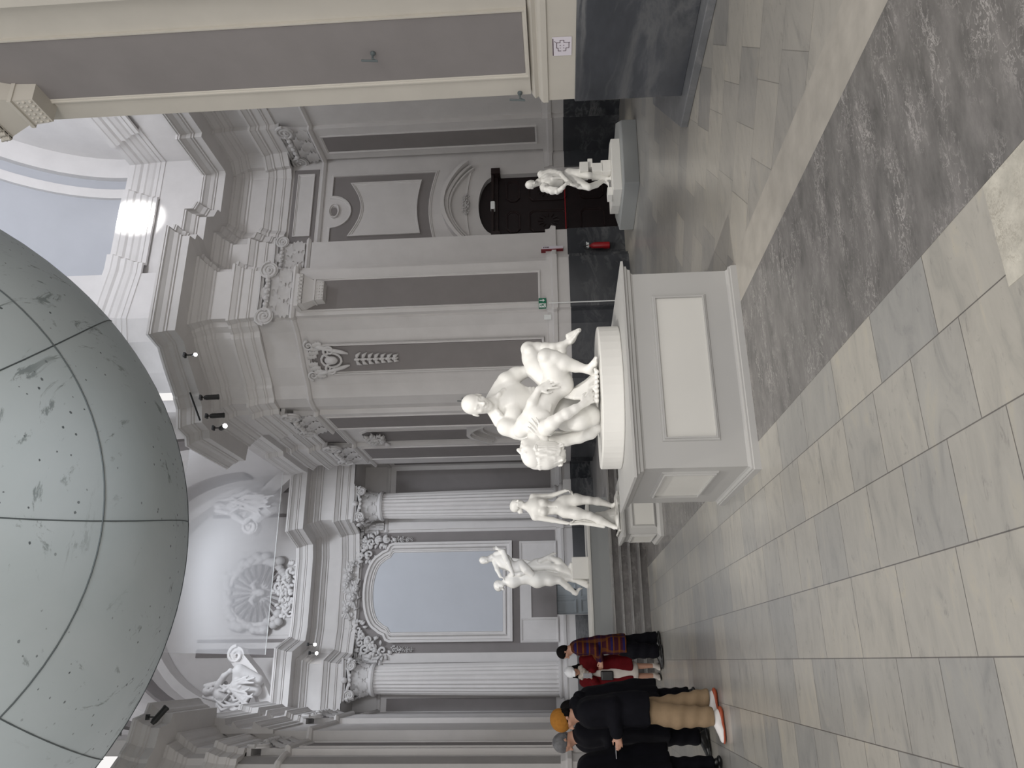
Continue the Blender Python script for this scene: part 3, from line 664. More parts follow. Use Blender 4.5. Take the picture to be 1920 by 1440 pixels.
pts = [(727, 1012), (712, 1012), (697, 1018), (684, 1026), (694, 1040), (676, 1043), (664, 1052), (672, 1180), (662, 1168), (680, 1192), (692, 1200), (676, 1205), (702, 1212), (684, 1220), (718, 1220), (668, 1010), (676, 1022)]
mb = MB()
for i, (x, y) in enumerate(pts):
    mb = MB(); scrollwork(mb, at_y(x, y, Ya-.06), uX, vZ, nY, .34, i); mb.build('leaf_scroll', M['ornament'], gar, smooth=True)
for i, (x, y, s) in enumerate(((655, 1082, .26), (651, 1098, .2), (662, 1120, .25), (652, 1142, .22), (660, 1068, .18), (668, 1104, .2))):
    mb = MB(); cherub(mb, at_y(x, y, Ya-.12), s, nY); mb.build('cherub_head', M['ornament'], gar, smooth=True)
for y in (1012, 1218):
    mb = MB()
    for k in range(5):
        p = at_y(740+8*k, y, Ya-.03); scrollwork(mb, p, uX, vZ, nY, .14-.015*k, k+y)
    mb.build('leaf_drop', M['ornament'], gar, smooth=True)
# altar lower panel and small blue grey door
q = [at_y(x, y, Ya) for x, y in ((975, 1205), (975, 1015), (1046, 1015), (1046, 1205))]
z_hi, z_lo = (q[0].z+q[1].z)/2, (q[2].z+q[3].z)/2
mb = MB(); mb.slab([(q[0].x, Ya-.02, z_hi), (q[1].x, Ya-.02, z_hi), (q[1].x, Ya-.02, z_lo), (AX1+.08, Ya-.02, z_lo), (AX1+.08, Ya-.02, AZ+.08), (AX0-.08, Ya-.02, AZ+.08), (AX0-.08, Ya-.02, z_lo), (q[0].x, Ya-.02, z_lo)], (0, -1, 0), .03)
struct('trim_26', mb, M['trim'])
for xa, xb in ((AX1+.10, q[1].x-.02), (q[0].x+.02, AX0-.10)):
    mb = MB(); mb.frame([(xa, Ya-.05, z_lo+.02), (xb, Ya-.05, z_lo+.02), (xb, Ya-.05, z_hi-.02), (xa, Ya-.05, z_hi-.02)], (0, -1, 0), .06, .04); struct('trim_27', mb, M['trim'])
mb = MB(); mb.box((AX0-.02, Ya+.18, ZC), (AX1+.02, Ya+.24, AZ-.22)); d2 = struct('door_2', mb, M['bluegrey'])
mb = MB(); Yq = Ya+.18
hgt = AZ-.22-ZC
for x0, x1 in ((AX0+.05, (AX0+AX1)/2-.03), ((AX0+AX1)/2+.03, AX1-.05)):
    for z0, z1 in ((ZC+.08, ZC+hgt*.28), (ZC+hgt*.36, ZC+hgt*.94)): mb.frame([(x0, Yq, z0), (x1, Yq, z0), (x1, Yq, z1), (x0, Yq, z1)], (0, -1, 0), .06, .035)
mb.build('door_panels', M['bluegrey'], d2)
mb = MB(); mb.box((AX0-.1, Ya+.30, ZC), (AX1+.1, Ya+.34, AZ+.1)); struct('wall_recess', mb, M['panel'])
mb = MB(); mb.ball(at_y(1077, 1106, Ya+.13), .045, 10, 6); mb.build('door_handle', M['black'], d2)

# ------------------------------------------------------------------ back wall: frieze panel, big panel, portal
def wallframe(px, Y, mat_in, name, fw=.07, fh=.05, inset=True):
    P = [at_y(x, y, Y) for x, y in px]
    mb = MB(); mb.slab([p+Vector((0, -.0, 0)) for p in P], (0, -1, 0), .012); struct(name, mb, M[mat_in])
    mb = MB(); mb.frame([p+Vector((0, -.012, 0)) for p in P], (0, -1, 0), fw, fh); struct(name, mb, M['trim'])
def rect(cxy0, cxy1): return None
zt7, zb7 = 8.10, 7.46
mb = MB(); mb.box((9.62, Yd-.012, zb7), (11.75, Yd, zt7)); struct('trim_28', mb, M['panel'])
mb = MB(); mb.box((9.85, Yd-.02, zb7+.14), (11.55, Yd-.012, zt7-.15)); struct('trim_29', mb, M['trim'])
mb = MB(); mb.frame([(9.80, Yd-.012, zb7+.10), (11.6, Yd-.012, zb7+.10), (11.6, Yd-.012, zt7-.11), (9.80, Yd-.012, zt7-.11)], (0, -1, 0), .06, .04); struct('trim_29', mb, M['trim'])
# large grey field with a scooped top, around a light panel
gx0, gx1 = at_y(720, 466, Yd).x+.05, at_y(720, 324, Yd).x-.08
g_t, g_b = at_y(622, 395, Yd).z, at_y(816, 395, Yd).z
gc = (gx0+gx1)/2; rr = .46
outline = [(gx0, g_b), ]
outline += [(gx0+(gx1-gx0)*k/10, g_b+.16*math.sin(PI*k/10)) for k in range(1, 10)]+[(gx1, g_b), (gx1, g_t), (gc+rr, g_t)]
outline += [(gc+rr*math.cos(a), g_t-(rr*1.1)*math.sin(a)) for a in [PI*k/12 for k in range(1, 12)]]+[(gc-rr, g_t), (gx0, g_t)]
pf = empty('wall_panel', (gc, Yd, g_b), 'grey stucco field with scooped top and light centre panel above the dark portal', 'wall panel')
mb = MB(); mb.slab([(x, Yd, z) for x, z in outline], (0, -1, 0), .012); mb.build('field', M['panel'], pf)
mb = MB(); mb.frame([(x, Yd-.001, z) for x, z in outline], (0, -1, 0), -.07, .05); mb.build('outer_moulding', M['trim'], pf)
ix0, ix1, it, ib = gx0+.30, gx1-.22, at_y(655, 395, Yd).z, at_y(790, 395, Yd).z
inner = [(ix0+(ix1-ix0)*k/8, ib+.10*math.sin(PI*k/8)) for k in range(9)]+[(ix1-(ix1-ix0)*k/10, it-.30*math.sin(PI*k/10)) for k in range(11)]
mb = MB(); mb.slab([(x, Yd-.012, z) for x, z in inner], (0, -1, 0), .012); mb.build('centre_panel', M['trim'], pf)
mb = MB(); mb.frame([(x, Yd-.02, z) for x, z in inner], (0, -1, 0), .07, .05); mb.build('inner_moulding', M['trim'], pf)
ov = at_y(627, 397, Yd)
mb = MB(); oval = [(ov.x+.20*math.cos(a), Yd-.001, ov.z+.13*math.sin(a)) for a in [2*PI*k/20 for k in range(20)]]
mb.frame(oval, (0, -1, 0), .05, .06); mb.build('oval_moulding', M['trim'], pf)
mb = MB(); mb.slab([(ov.x+(p[0]-ov.x)*.6, Yd-.001, ov.z+(p[2]-ov.z)*.55) for p in oval], (0, -1, 0), .012); mb.build('oval_panel', M['panel'], pf)
# curved cornice over the portal
hood = empty('portal_hood', ((DX0+DX1)/2, Yd, DTOP+.3), 'curved white stucco hood moulding arched over the dark portal', 'hood moulding')
pc = (DX0+DX1)/2; hw = at_y(880, 305, Yd).x-pc+.0; hz0, hz1 = at_y(880, 385, Yd).z, at_y(832, 385, Yd).z
hw = min(hw, 1.12)
def archband(w0, z_end, z_mid, th, dep, n=18):
    P = [(pc+w0*(-1+2*k/n), z_end+(z_mid-z_end)*math.cos((-1+2*k/n)*PI/2)**.8) for k in range(n+1)]; vs = []; fs = []
    for x, z in P: vs += [(x, Yd, z), (x, Yd-dep, z), (x, Yd-dep, z+th), (x, Yd, z+th)]
    for k in range(n):
        b = 4*k; fs += [(b, b+1, b+5, b+4), (b+1, b+2, b+6, b+5), (b+2, b+3, b+7, b+6), (b+3, b, b+4, b+7)]
    fs += [(0, 1, 2, 3), (4*n, 4*n+1, 4*n+2, 4*n+3)]; return vs, fs
mb = MB(); mb.add(*archband(hw, hz0, hz1-.05, .10, .30)); mb.add(*archband(hw-.05, hz0-.08, hz1-.13, .08, .18)); mb.add(*archband(hw-.1, hz0-.13, hz1-.18, .05, .12)); mb.build('cornice', M['trim'], hood)
mb = MB(); mb.add(*archband(hw-.18, DZ+.55, DTOP+.28, .05, .05)); mb.build('inner_moulding', M['trim'], hood)
mb = MB()
for k in range(6): scrollwork(mb, (pc-.2+.08*k, Yd-.03, DTOP+.30), uX, vZ, nY, .10, 40+k)
mb.build('keystone_leaf', M['ornament'], hood, smooth=True)
# portal: dark carved double door
mb = MB(); Yp = Yd+.16
mb.slab([(x, Yp, z) for x, z in [(DX1, .05), (DX1, DZ)]+arc+[(DX0, DZ), (DX0, .05)]], (0, 1, 0), .08); d1 = struct('door_1', mb, M['doorwood'])
mb = MB(); mb.box((DX0-.0, Yp-.10, DZ-.10), (DX1, Yp, DZ+.06)); mb.box((DX0-.10, Yp-.30, DZ-.16), (DX0+.06, Yp, DZ+.06)); mb.box((DX1-.06, Yp-.30, DZ-.16), (DX1+.10, Yp, DZ+.06)); mb.box((DX0-.05, Yp-.24, DZ), (DX1+.05, Yp, DZ+.06))
mb.build('transom', M['doorwood2'], d1)
mb = MB()
for s in (0, 1):
    a0 = DX0+.16+s*(DX1-DX0)/2; a1 = DX0-.10+(s+1)*(DX1-DX0)/2
    for z0, z1 in ((.35, .95), (1.25, 2.2), (2.4, 2.75)):
        c = .10; P = [(a0+c, z0), (a1-c, z0), (a1, z0+c), (a1, z1-c), (a1-c, z1), (a0+c, z1), (a0, z1-c), (a0, z0+c)]
        mb.frame([(x, Yp, z) for x, z in P], (0, -1, 0), .05, .035)
    cx_ = (a0+a1)/2
    for k in range(12):
        a = 2*PI*k/12; mb.tube([(cx_+.11*math.cos(a), Yp-.02, 1.72+.13*math.sin(a)), (cx_+.20*math.cos(a), Yp-.02, 1.72+.26*math.sin(a))], .012, 5)
mb.build('carving', M['doorwood2'], d1)
mb = MB(); mb.box((DX0+.05, Yp-.04, at_y(1060, 390, Yp).z-.01), (DX1-.4, Yp-.028, at_y(1060, 390, Yp).z+.015)); mb.build('push_bar', M['red'], d1)
pl = at_y(924, 386, Yd-.05); mb = MB(); mb.box((pl.x-.11, Yd-.10, pl.z-.055), (pl.x+.11, Yd+.06, pl.z+.055)); setp(mb.build('wall_lamp', M['signwhite'], None, bevel=.02), 'small white rectangular lamp on the transom of the dark portal', 'lamp')
# ------------------------------------------------------------------ brackets under capitals
def bracket(name, label, c, u, n, w, h, mat='trim'):
    c, u, n = Vector(c), Vector(u).normalized(), Vector(n).normalized(); r = empty(name, c, label, 'bracket')
    def layer(mb, z0, z1, w0, w1, d0, d1):
        vs = []
        for z, ww, d in ((z0, w0, d0), (z1, w1, d1)):
            o = c+Vector((0, 0, z)); vs += [o-u*ww/2, o+u*ww/2, o+u*ww/2+n*d, o-u*ww/2+n*d]
        mb.add(vs, [(3, 2, 1, 0), (4, 5, 6, 7)]+[(j, (j+1) % 4, 4+(j+1) % 4, 4+j) for j in range(4)])
    mb = MB(); layer(mb, 0, .28*h, .62*w, .66*w, .22, .24); layer(mb, .28*h, .34*h, .72*w, .72*w, .27, .27); layer(mb, .34*h, .7*h, .66*w, 1.0*w, .22, .30); layer(mb, .7*h, .85*h, 1.0*w, 1.02*w, .34, .34); layer(mb, .85*h, h, 1.1*w, 1.12*w, .30, .30)
    for k in range(6):
        for z in (.05, .15, .23): mb.ball(c+u*w*(-.26+.104*k)+n*.23+Vector((0, 0, z*h)), .02, 6, 4)
    for k in range(8): leaf(mb, c+u*w*(-.45+.129*k)+n*.33+Vector((0, 0, .7*h)), u, n, .13*w, .14*h, .03)
    mb.build('body', M[mat], r)
bracket('bracket', 'stucco bracket with beaded foot under the capital of the broad pier pilaster', (7.58, 14.60, 6.62), (1, 0, 0), (0, -1, 0), .70, .60)
b0 = at_x(60, 155, 6.2)
bracket('bracket', 'stucco bracket at the top of the nearest right pilaster', (6.24, 6.75, b0.z), (0, -1, 0), (-1, 0, 0), .62, .8, 'warm')

# leaf drop with shell on the diagonal of the right pier
n45 = Vector((-1, -1, 0)).normalized(); u45 = Vector((1, -1, 0)).normalized()
cc = Vector((6.42, 15.46, 0))
mb = MB(); P = [cc+u45*s*.30+Vector((0, 0, z)) for s, z in ((-1, 1.95), (1, 1.95), (1, 7.1), (-1, 7.1))]
mb.slab(P, n45, .03); struct('trim_30', mb, M['panel'])
mb = MB(); mb.frame([cc+u45*s*.36+n45*.0+Vector((0, 0, z)) for s, z in ((-1, 1.89), (1, 1.89), (1, 7.16), (-1, 7.16))], n45, .06, .08); struct('trim_31', mb, M['trim'])
sw = empty('leaf_drop', cc+n45*.03+Vector((0, 0, 5.5)), 'stucco shell cartouche with hanging leaf drop on the diagonal of the right pier', 'ornament')
z0 = 6.95
mb = MB()
for s in (-1, 1):
    spiral(mb, cc+n45*.10+u45*s*.36+Vector((0, 0, z0+.16)), u45, vZ, .12, .03, 1.6, s); spiral(mb, cc+n45*.10+u45*s*.22+Vector((0, 0, z0-.28)), u45, vZ, .15, .035, 1.4, -s)
    mb.tube([cc+n45*.08+u45*s*(.34-.2*t)+Vector((0, 0, z0+.05-.75*t)) for t in [k/5 for k in range(6)]], [.04, .06, .05, .05, .05, .02], 6)
    for k in range(4): leaf(mb, cc+n45*.05+u45*s*(.1+.09*k)+Vector((0, 0, z0+.02-.05*k)), u45, n45, .14, .22, .08)
mb.ball(cc+n45*.10+Vector((0, 0, z0-.3)), (.10, .10, .15), 12, 8); mb.tube([cc+n45*.08+u45*.17*math.cos(a)+Vector((0, 0, z0-.3+.23*math.sin(a))) for a in [2*PI*k/14 for k in range(15)]], .03, 6)
mb.build('cartouche', M['ornament'], sw, smooth=True)
mb = MB()
for k in range(7):
    zz = z0-.85-.14*k; s_ = .16-.012*k
    for s in (-1, 0, 1):
        d = u45*s; mb.tube([cc+n45*.05+Vector((0, 0, zz)), cc+n45*.11+d*s_*.6-Vector((0, 0, .05)) + Vector((0, 0, zz)), cc+n45*.06+d*s_-Vector((0, 0, .13))+Vector((0, 0, zz))], [.02, .045, .008], 6)
    mb.ball(cc+n45*.10+Vector((0, 0, zz)), .035, 6, 5)
mb.build('leaves', M['ornament'], sw, smooth=True)

# chancel right wall: dark fields, cartouche above a curved door hood
def xpan(y0, y1, z0, z1, X=5.8, arch=0):
    P = [(X, y1, z0), (X, y0, z0)]
    if arch: P += [(X, y0, z1-arch), (X, y0+(y1-y0)*.2, z1), (X, y1-(y1-y0)*.2, z1), (X, y1, z1-arch)]
    else: P += [(X, y0, z1), (X, y1, z1)]
    mb = MB(); mb.slab(P, (-1, 0, 0), .02); struct('trim_32', mb, M['panel'])
    mb = MB(); mb.frame(P, (-1, 0, 0), -.07, .05); struct('trim_33', mb, M['trim'])
xpan(18.25, 18.75, 2.0, 7.1); xpan(19.0, 20.0, 3.9, 6.9, arch=.2)
xpan(18.15, 20.1, 7.5, 8.1); xpan(20.5, 21.3, 7.5, 8.1)
hd = MB()
def hoodband(z0, rise, th, dep):
    n = 14; vs = []; fs = []
    for k in range(n+1):
        t = k/n; y = 18.25+1.6*t; z = z0+rise*math.sin(PI*t)
        vs += [(5.8, y, z), (5.8-dep, y, z), (5.8-dep, y, z+th), (5.8, y, z+th)]
    for k in range(n):
        for q in range(4): fs.append((4*k+q, 4*k+(q+1) % 4, 4*k+4+(q+1) % 4, 4*k+4+q))
    hd.add(vs, fs+[(0, 1, 2, 3), (4*n, 4*n+1, 4*n+2, 4*n+3)])
hoodband(3.45, .5, .10, .22); hoodband(3.37, .5, .08, .14); hoodband(3.2, .42, .05, .07)
setp(hd.build('hood_moulding', M['trim'], None), 'curved hood moulding on the chancel wall behind the bald seated sculpture', 'hood moulding')
ct = MB()
for k in range(5): scrollwork(ct, (5.72, 19.2+.14*k, 6.55+.05*math.sin(k)), Vector((0, 1, 0)), vZ, Vector((-1, 0, 0)), .3, 70+k)
setp(ct.build('cartouche', M['ornament'], None, smooth=True), 'small scrolled cartouche high on the right chancel wall', 'ornament')
for y0, y1 in ((20.4, 21.3),):
    pass
mb = MB(); mb.box((6.18, 22.75, 1.95), (6.2, 24.3, 7.1)); struct('trim_34', mb, M['panel'])
for xa, xb in ((-1.38, -1.02), (5.25, 6.05)):
    mb = MB(); mb.box((xa, Ya-.02, 1.95), (xb, Ya, 7.1)); struct('trim_35', mb, M['panel'])

# ------------------------------------------------------------------ above the altar cornice
def scroll_ped(label, px, Y, th, dep):
    P = [at_y(x, y, Y) for x, y in px]; mb = MB(); vs = []; fs = []; n = len(P)
    for i, p in enumerate(P):
        t = (P[min(i+1, n-1)]-P[max(i-1, 0)]).normalized(); m = Vector((-t.z, 0, t.x)); 
        if m.z < 0: m = -m
        for a, b in ((0, 0), (0, -dep), (-th*.3, -dep-.06), (-th*.5, -dep), (-th, -dep), (-th, 0)): vs.append(p+m*a+Vector((0, b, 0)))
    for i in range(n-1):
        for j in range(6): fs.append((i*6+j, i*6+(j+1) % 6, i*6+6+(j+1) % 6, i*6+6+j))
    fs += [tuple(range(6)), tuple(range(6*n-6, 6*n))]; mb.add(vs, fs)
    e = P[0]; spiral(mb, e+Vector((0, -dep-.02, -th*.55)), uX, vZ, th*.6, th*.13, 1.6, 1, n=nY)
    mb.tube([e+Vector((0, -dep, -th*.5)), e+Vector((0, 0, -th*.5))], th*.55, 12)
    return setp(mb.build('scroll_pediment', M['trim'], None, smooth=True, auto=40), label, 'pediment')
scroll_ped('right half of the broken scroll pediment above the altar', [(466, 992), (462, 975), (475, 950), (497, 925), (520, 903), (545, 880)], 23.6, .42, .45)
scroll_ped('left half of the broken scroll pediment above the altar', [(440, 1228), (446, 1245), (470, 1275), (487, 1305), (500, 1340), (508, 1365)], 23.6, .42, .45)
gl = empty('glory_relief', (2.1, 24.9, 11.0), 'round stucco glory with rays and dove on the wall above the altar, behind white netting', 'relief')
gc_ = at_y(484, 1112, 24.85); mb = MB(); R = 1.0
mb.tube([gc_+Vector((R*math.cos(a), 0, R*math.sin(a))) for a in [2*PI*k/40 for k in range(41)]], .10, 8); mb.build('ring', M['trim'], gl, smooth=True)
mb = MB()
for k in range(22):
    a = 2*PI*k/22; r0, r1 = .3, .95+(.12 if k % 2 else 0); d = Vector((math.cos(a), 0, math.sin(a))); t = Vector((-d.z, 0, d.x))
    mb.slab([gc_+d*r0+t*.01, gc_+d*r0-t*.01, gc_+d*r1-t*.07, gc_+d*r1+t*.07], (0, -1, 0), .06)
mb.build('rays', M['panel'], gl)
mb = MB()
for k in range(44):
    a = 2*PI*k/44; q = rnd.uniform(.98, 1.2); mb.ball(gc_+Vector((q*math.cos(a), -.06, q*math.sin(a))), rnd.uniform(.12, .18), 8, 5)
mb.build('clouds', M['ornament'], gl, smooth=True)
mb = MB(); mb.ball(gc_+Vector((0, -.12, -.05)), (.13, .1, .22), 10, 6)
for s in (-1, 1): mb.tube([gc_+Vector((0, -.12, 0)), gc_+Vector((s*.25, -.16, .16)), gc_+Vector((s*.45, -.1, .02))], [.08, .09, .02], 6)
mb.build('dove', M['ornament'], gl, smooth=True)
cr = MB()
for i, (x, y) in enumerate(((540, 1085), (534, 1098), (530, 1110), (534, 1124), (540, 1140), (524, 1100), (545, 1150), (546, 1072))): scrollwork(cr, at_y(x, y, 24.2), uX, vZ, nY, .38, 90+i)
setp(cr.build('cresting', M['ornament'], None, smooth=True), 'carved stucco cresting standing on the altar cornice below the glory', 'ornament')
# ------------------------------------------------------------------ netting stretched over the chancel at cornice height
mb = MB(); vs = []; fs = []; NX, NYY = 14, 14
xa, xb, ya, yb = .25, 5.66, 16.7, 22.75
for i in range(NX+1):
    for j in range(NYY+1):
        u_, v_ = i/NX, j/NYY; vs.append((xa+(xb-xa)*u_, ya+(yb-ya)*v_, 10.30-.05*math.sin(PI*u_)*math.sin(PI*v_)))
for i in range(NX):
    for j in range(NYY): a = i*(NYY+1)+j; fs.append((a, a+1, a+NYY+2, a+NYY+1))
mb.add(vs, fs); nt_ = empty('safety_net', (XC, 19.5, 10.3), 'white translucent netting stretched across the chancel at cornice height', 'net')
nn = mb.build('mesh_sheet', M['net'], nt_)
mb = MB(); mb.tube([(xa, yb, 10.3), (xb, yb, 10.3)], .012, 6); mb.build('rope', M['signwhite'], nt_)
# ------------------------------------------------------------------ hanging balloon
gd = Vector((0.10, 0.66, 0.74)).normalized()
# ------------------------------------------------------------------ volume sculpting: smooth unions of tapered limbs, meshed as one surface
def V3(p): return np.array([float(p[0]), float(p[1]), float(p[2])])
def unit(v): v = V3(v); return v/max(1e-9, np.linalg.norm(v))
def basis(fwd, up):
    f = unit(fwd); r = unit(np.cross(f, unit(up))); u = np.cross(r, f); return r, f, u     # right, forward, up
class Sculpt:
    def __init__(s, h): s.h = h; s.ops = []
    def cone(s, a, b, r1, r2, k=.03, sub=False): s.ops.append(('c', V3(a), V3(b), r1, r2, k, sub)); return s
    def chain(s, pts, rr, k=.03):
        for i in range(len(pts)-1): s.cone(pts[i], pts[i+1], rr[i], rr[i+1], k)
        return s
    def ell(s, c, r, fr=None, k=.03, sub=False): s.ops.append(('e', V3(c), np.array(r, float), np.array(fr if fr is not None else np.eye(3)), k, sub)); return s
    def box(s, c, r, rd=.01, fr=None, k=.01, sub=False): s.ops.append(('b', V3(c), np.array(r, float), rd, np.array(fr if fr is not None else np.eye(3)), k, sub)); return s
    def ridge(s, fn): s.ops.append(('f', fn)); return s
    def mesh(s):
        lo = np.full(3, 1e9); hi = -lo
        for o in s.ops:
            if o[0] == 'f' or o[-1] is True: continue
            if o[0] == 'c':
                for p, r in ((o[1], o[3]), (o[2], o[4])): lo = np.minimum(lo, p-r); hi = np.maximum(hi, p+r)
            else: r = np.linalg.norm(o[2]) if o[0] == 'b' else o[2].max(); lo = np.minimum(lo, o[1]-r); hi = np.maximum(hi, o[1]+r)
        h = s.h; lo = lo-3*h-.02; hi = hi+3*h+.02; n = np.ceil((hi-lo)/h).astype(int)+1
        ax = [lo[i]+h*np.arange(n[i]) for i in range(3)]
        vol = np.full(n, .3, dtype=np.float32)
        for o in s.ops:
            if o[0] == 'f': continue
            k = o[-2]; sub = o[-1]; m = k+3*h+.02
            if o[0] == 'c': a = np.minimum(o[1]-o[3], o[2]-o[4])-m; b = np.maximum(o[1]+o[3], o[2]+o[4])+m
            else: r = np.linalg.norm(o[2]) if o[0] == 'b' else o[2].max(); a = o[1]-r-m; b = o[1]+r+m
            i0 = np.clip(((a-lo)/h).astype(int), 0, n); i1 = np.clip(((b-lo)/h).astype(int)+2, 0, n)
            if np.any(i1 <= i0): continue
            X = ax[0][i0[0]:i1[0], None, None]; Y = ax[1][None, i0[1]:i1[1], None]; Z = ax[2][None, None, i0[2]:i1[2]]
            if o[0] == 'c':
                A, B = o[1], o[2]; d = B-A; L = max(1e-12, d@d)
                t = np.clip(((X-A[0])*d[0]+(Y-A[1])*d[1]+(Z-A[2])*d[2])/L, 0, 1)
                D = np.sqrt((X-A[0]-t*d[0])**2+(Y-A[1]-t*d[1])**2+(Z-A[2]-t*d[2])**2)-(o[3]+(o[4]-o[3])*t)
            elif o[0] == 'e':
                c, r, fr = o[1], o[2], o[3]; q = [((X-c[0])*fr[i][0]+(Y-c[1])*fr[i][1]+(Z-c[2])*fr[i][2]) for i in range(3)]
                k0 = np.sqrt(sum((q[i]/r[i])**2 for i in range(3)))+1e-9; k1 = np.sqrt(sum((q[i]/r[i]**2)**2 for i in range(3)))+1e-9
                D = k0*(k0-1)/k1
            else:
                c, r, rd, fr = o[1], o[2], o[3], o[4]; q = [np.abs((X-c[0])*fr[i][0]+(Y-c[1])*fr[i][1]+(Z-c[2])*fr[i][2])-(r[i]-rd) for i in range(3)]
                D = np.sqrt(sum(np.maximum(w, 0)**2 for w in q))+np.minimum(np.maximum(np.maximum(q[0], q[1]), q[2]), 0)-rd
            sl = (slice(i0[0], i1[0]), slice(i0[1], i1[1]), slice(i0[2], i1[2])); v = vol[sl]
            if sub:
                D = -D; e = np.maximum(k-np.abs(v-D), 0)/max(k, 1e-6); vol[sl] = np.maximum(v, D)+e*e*k/4
            else:
                e = np.maximum(k-np.abs(v-D), 0)/max(k, 1e-6); vol[sl] = np.minimum(v, D)-e*e*k/4
        for o in s.ops:
            if o[0] == 'f': vol = vol+o[1](ax[0][:, None, None], ax[1][None, :, None], ax[2][None, None, :]).astype(np.float32)*(np.abs(vol) < .08)
        # surface nets
        sg = vol < 0; c = sg[:-1, :-1, :-1].astype(np.int8)
        tot = sum(sg[i:n[0]-1+i, j:n[1]-1+j, l:n[2]-1+l].astype(np.int8) for i in (0, 1) for j in (0, 1) for l in (0, 1))
        act = (tot > 0) & (tot < 8); idx = np.argwhere(act); N = len(idx)
        vid = np.full(act.shape, -1, np.int64); vid[act] = np.arange(N)
        acc = np.zeros((N, 3)); cnt = np.zeros(N)
        cor = {}
        for i in (0, 1):
            for j in (0, 1):
                for l in (0, 1): cor[(i, j, l)] = vol[idx[:, 0]+i, idx[:, 1]+j, idx[:, 2]+l]
        for a in cor:
            for axn in range(3):
                if a[axn] == 0:
                    b = list(a); b[axn] = 1; b = tuple(b); va, vb = cor[a], cor[b]; mk = (va < 0) != (vb < 0)
                    t = np.where(mk, va/np.where(mk, va-vb, 1), 0); p = np.zeros((N, 3)); p[:] = a; p[:, axn] = t
                    acc[mk] += p[mk]; cnt[mk] += 1
        verts = lo+h*(idx+acc/np.maximum(cnt, 1)[:, None])
        faces = []
        for axn in range(3):
            sl0 = [slice(None)]*3; sl1 = [slice(None)]*3; sl0[axn] = slice(0, -1); sl1[axn] = slice(1, None)
            s0, s1 = sg[tuple(sl0)], sg[tuple(sl1)]; e = np.argwhere(s0 != s1)
            o1, o2 = [(1, 2), (2, 0), (0, 1)][axn]
            e = e[(e[:, o1] > 0) & (e[:, o2] > 0) & (e[:, o1] < n[o1]-1) & (e[:, o2] < n[o2]-1)]
            d1 = np.zeros(3, int); d1[o1] = 1; d2 = np.zeros(3, int); d2[o2] = 1
            q = [vid[tuple((e-x).T)] for x in (d1+d2, d2, 0*d1, d1)]
            inside = s0[tuple(e.T)]; Q = np.stack(q, 1); Q[~inside] = Q[~inside][:, ::-1]; faces.append(Q)
        F = np.concatenate(faces); F = F[(F >= 0).all(1)]
        return verts, F
    def build(s, name, mat, parent=None, offset=None):
        v, f = s.mesh(); base = root_loc(parent) if parent else Vector((0, 0, 0))
        if offset is not None: v = v+V3(offset)
        v = v-V3(base); me = bpy.data.meshes.new(name)
        me.vertices.add(len(v)); me.vertices.foreach_set('co', v.astype(np.float32).ravel())
        me.loops.add(len(f)*4); me.loops.foreach_set('vertex_index', f.astype(np.int32).ravel())
        me.polygons.add(len(f)); me.polygons.foreach_set('loop_start', np.arange(0, len(f)*4, 4, dtype=np.int32))
        me.update(calc_edges=True); me.validate()
        me.polygons.foreach_set('use_smooth', np.ones(len(me.polygons), bool)); me.materials.append(mat)
        o = bpy.data.objects.new(name, me); COL.objects.link(o)
        if parent: o.parent = parent
        return o
def lerp(a, b, t): return V3(a)*(1-t)+V3(b)*t
def head(S, c, face, up, r, neck=None, nr=.5, ears=True, bald=True):
    """c: centre of the head, r: half its height"""
    c = V3(c); R, Fd, U = basis(face, up); fr = [R, Fd, U]
    S.ell(c+U*r*.22-Fd*r*.05, (r*.66, r*.80, r*.74), fr, r*.2)           # skull
    S.ell(c+Fd*r*.22-U*r*.28, (r*.50, r*.50, r*.60), fr, r*.25)          # face
    S.ell(c+Fd*r*.42-U*r*.78, (r*.24, r*.22, r*.18), fr, r*.2)           # chin
    for q in (-1, 1):
        S.ell(c+Fd*r*.42-U*r*.22+R*q*r*.34, (r*.18, r*.2, r*.14), fr, r*.12)                 # cheek
        S.ell(c+Fd*r*.80+U*r*.02+R*q*r*.26, (r*.17, r*.13, r*.10), fr, r*.08, True)         # eye socket
        S.ell(c+Fd*r*.62+U*r*.01+R*q*r*.25, (r*.13, r*.10, r*.085), fr, r*.02)                # eyeball
        S.cone(c+Fd*r*.70+U*r*.14+R*q*r*.08, c+Fd*r*.62+U*r*.15+R*q*r*.42, r*.06, r*.04, r*.08)  # brow
        if ears:
            e = c-Fd*r*.02-U*r*.08+R*q*r*.68; S.ell(e, (r*.07, r*.15, r*.24), fr, r*.04); S.ell(e+R*q*r*.06, (r*.05, r*.07, r*.12), fr, r*.03, True)
    S.cone(c+Fd*r*.70+U*r*.10, c+Fd*r*.90-U*r*.25, r*.065, r*.12, r*.07)   # nose
    for q in (-1, 1): S.ell(c+Fd*r*.78-U*r*.27+R*q*r*.11, (r*.07, r*.09, r*.06), fr, r*.04)
    S.cone(c+Fd*r*.68-U*r*.47-R*r*.17, c+Fd*r*.68-U*r*.47+R*r*.17, r*.055, r*.055, r*.05)
    S.cone(c+Fd*r*.66-U*r*.57-R*r*.13, c+Fd*r*.66-U*r*.57+R*r*.13, r*.06, r*.06, r*.04)
    S.cone(c+Fd*r*.80-U*r*.515-R*r*.2, c+Fd*r*.80-U*r*.515+R*r*.2, r*.02, r*.02, r*.02, True)
    if neck is not None: S.cone(c-U*r*.55-Fd*r*.15, neck, r*nr, r*(nr+.08), r*.3)
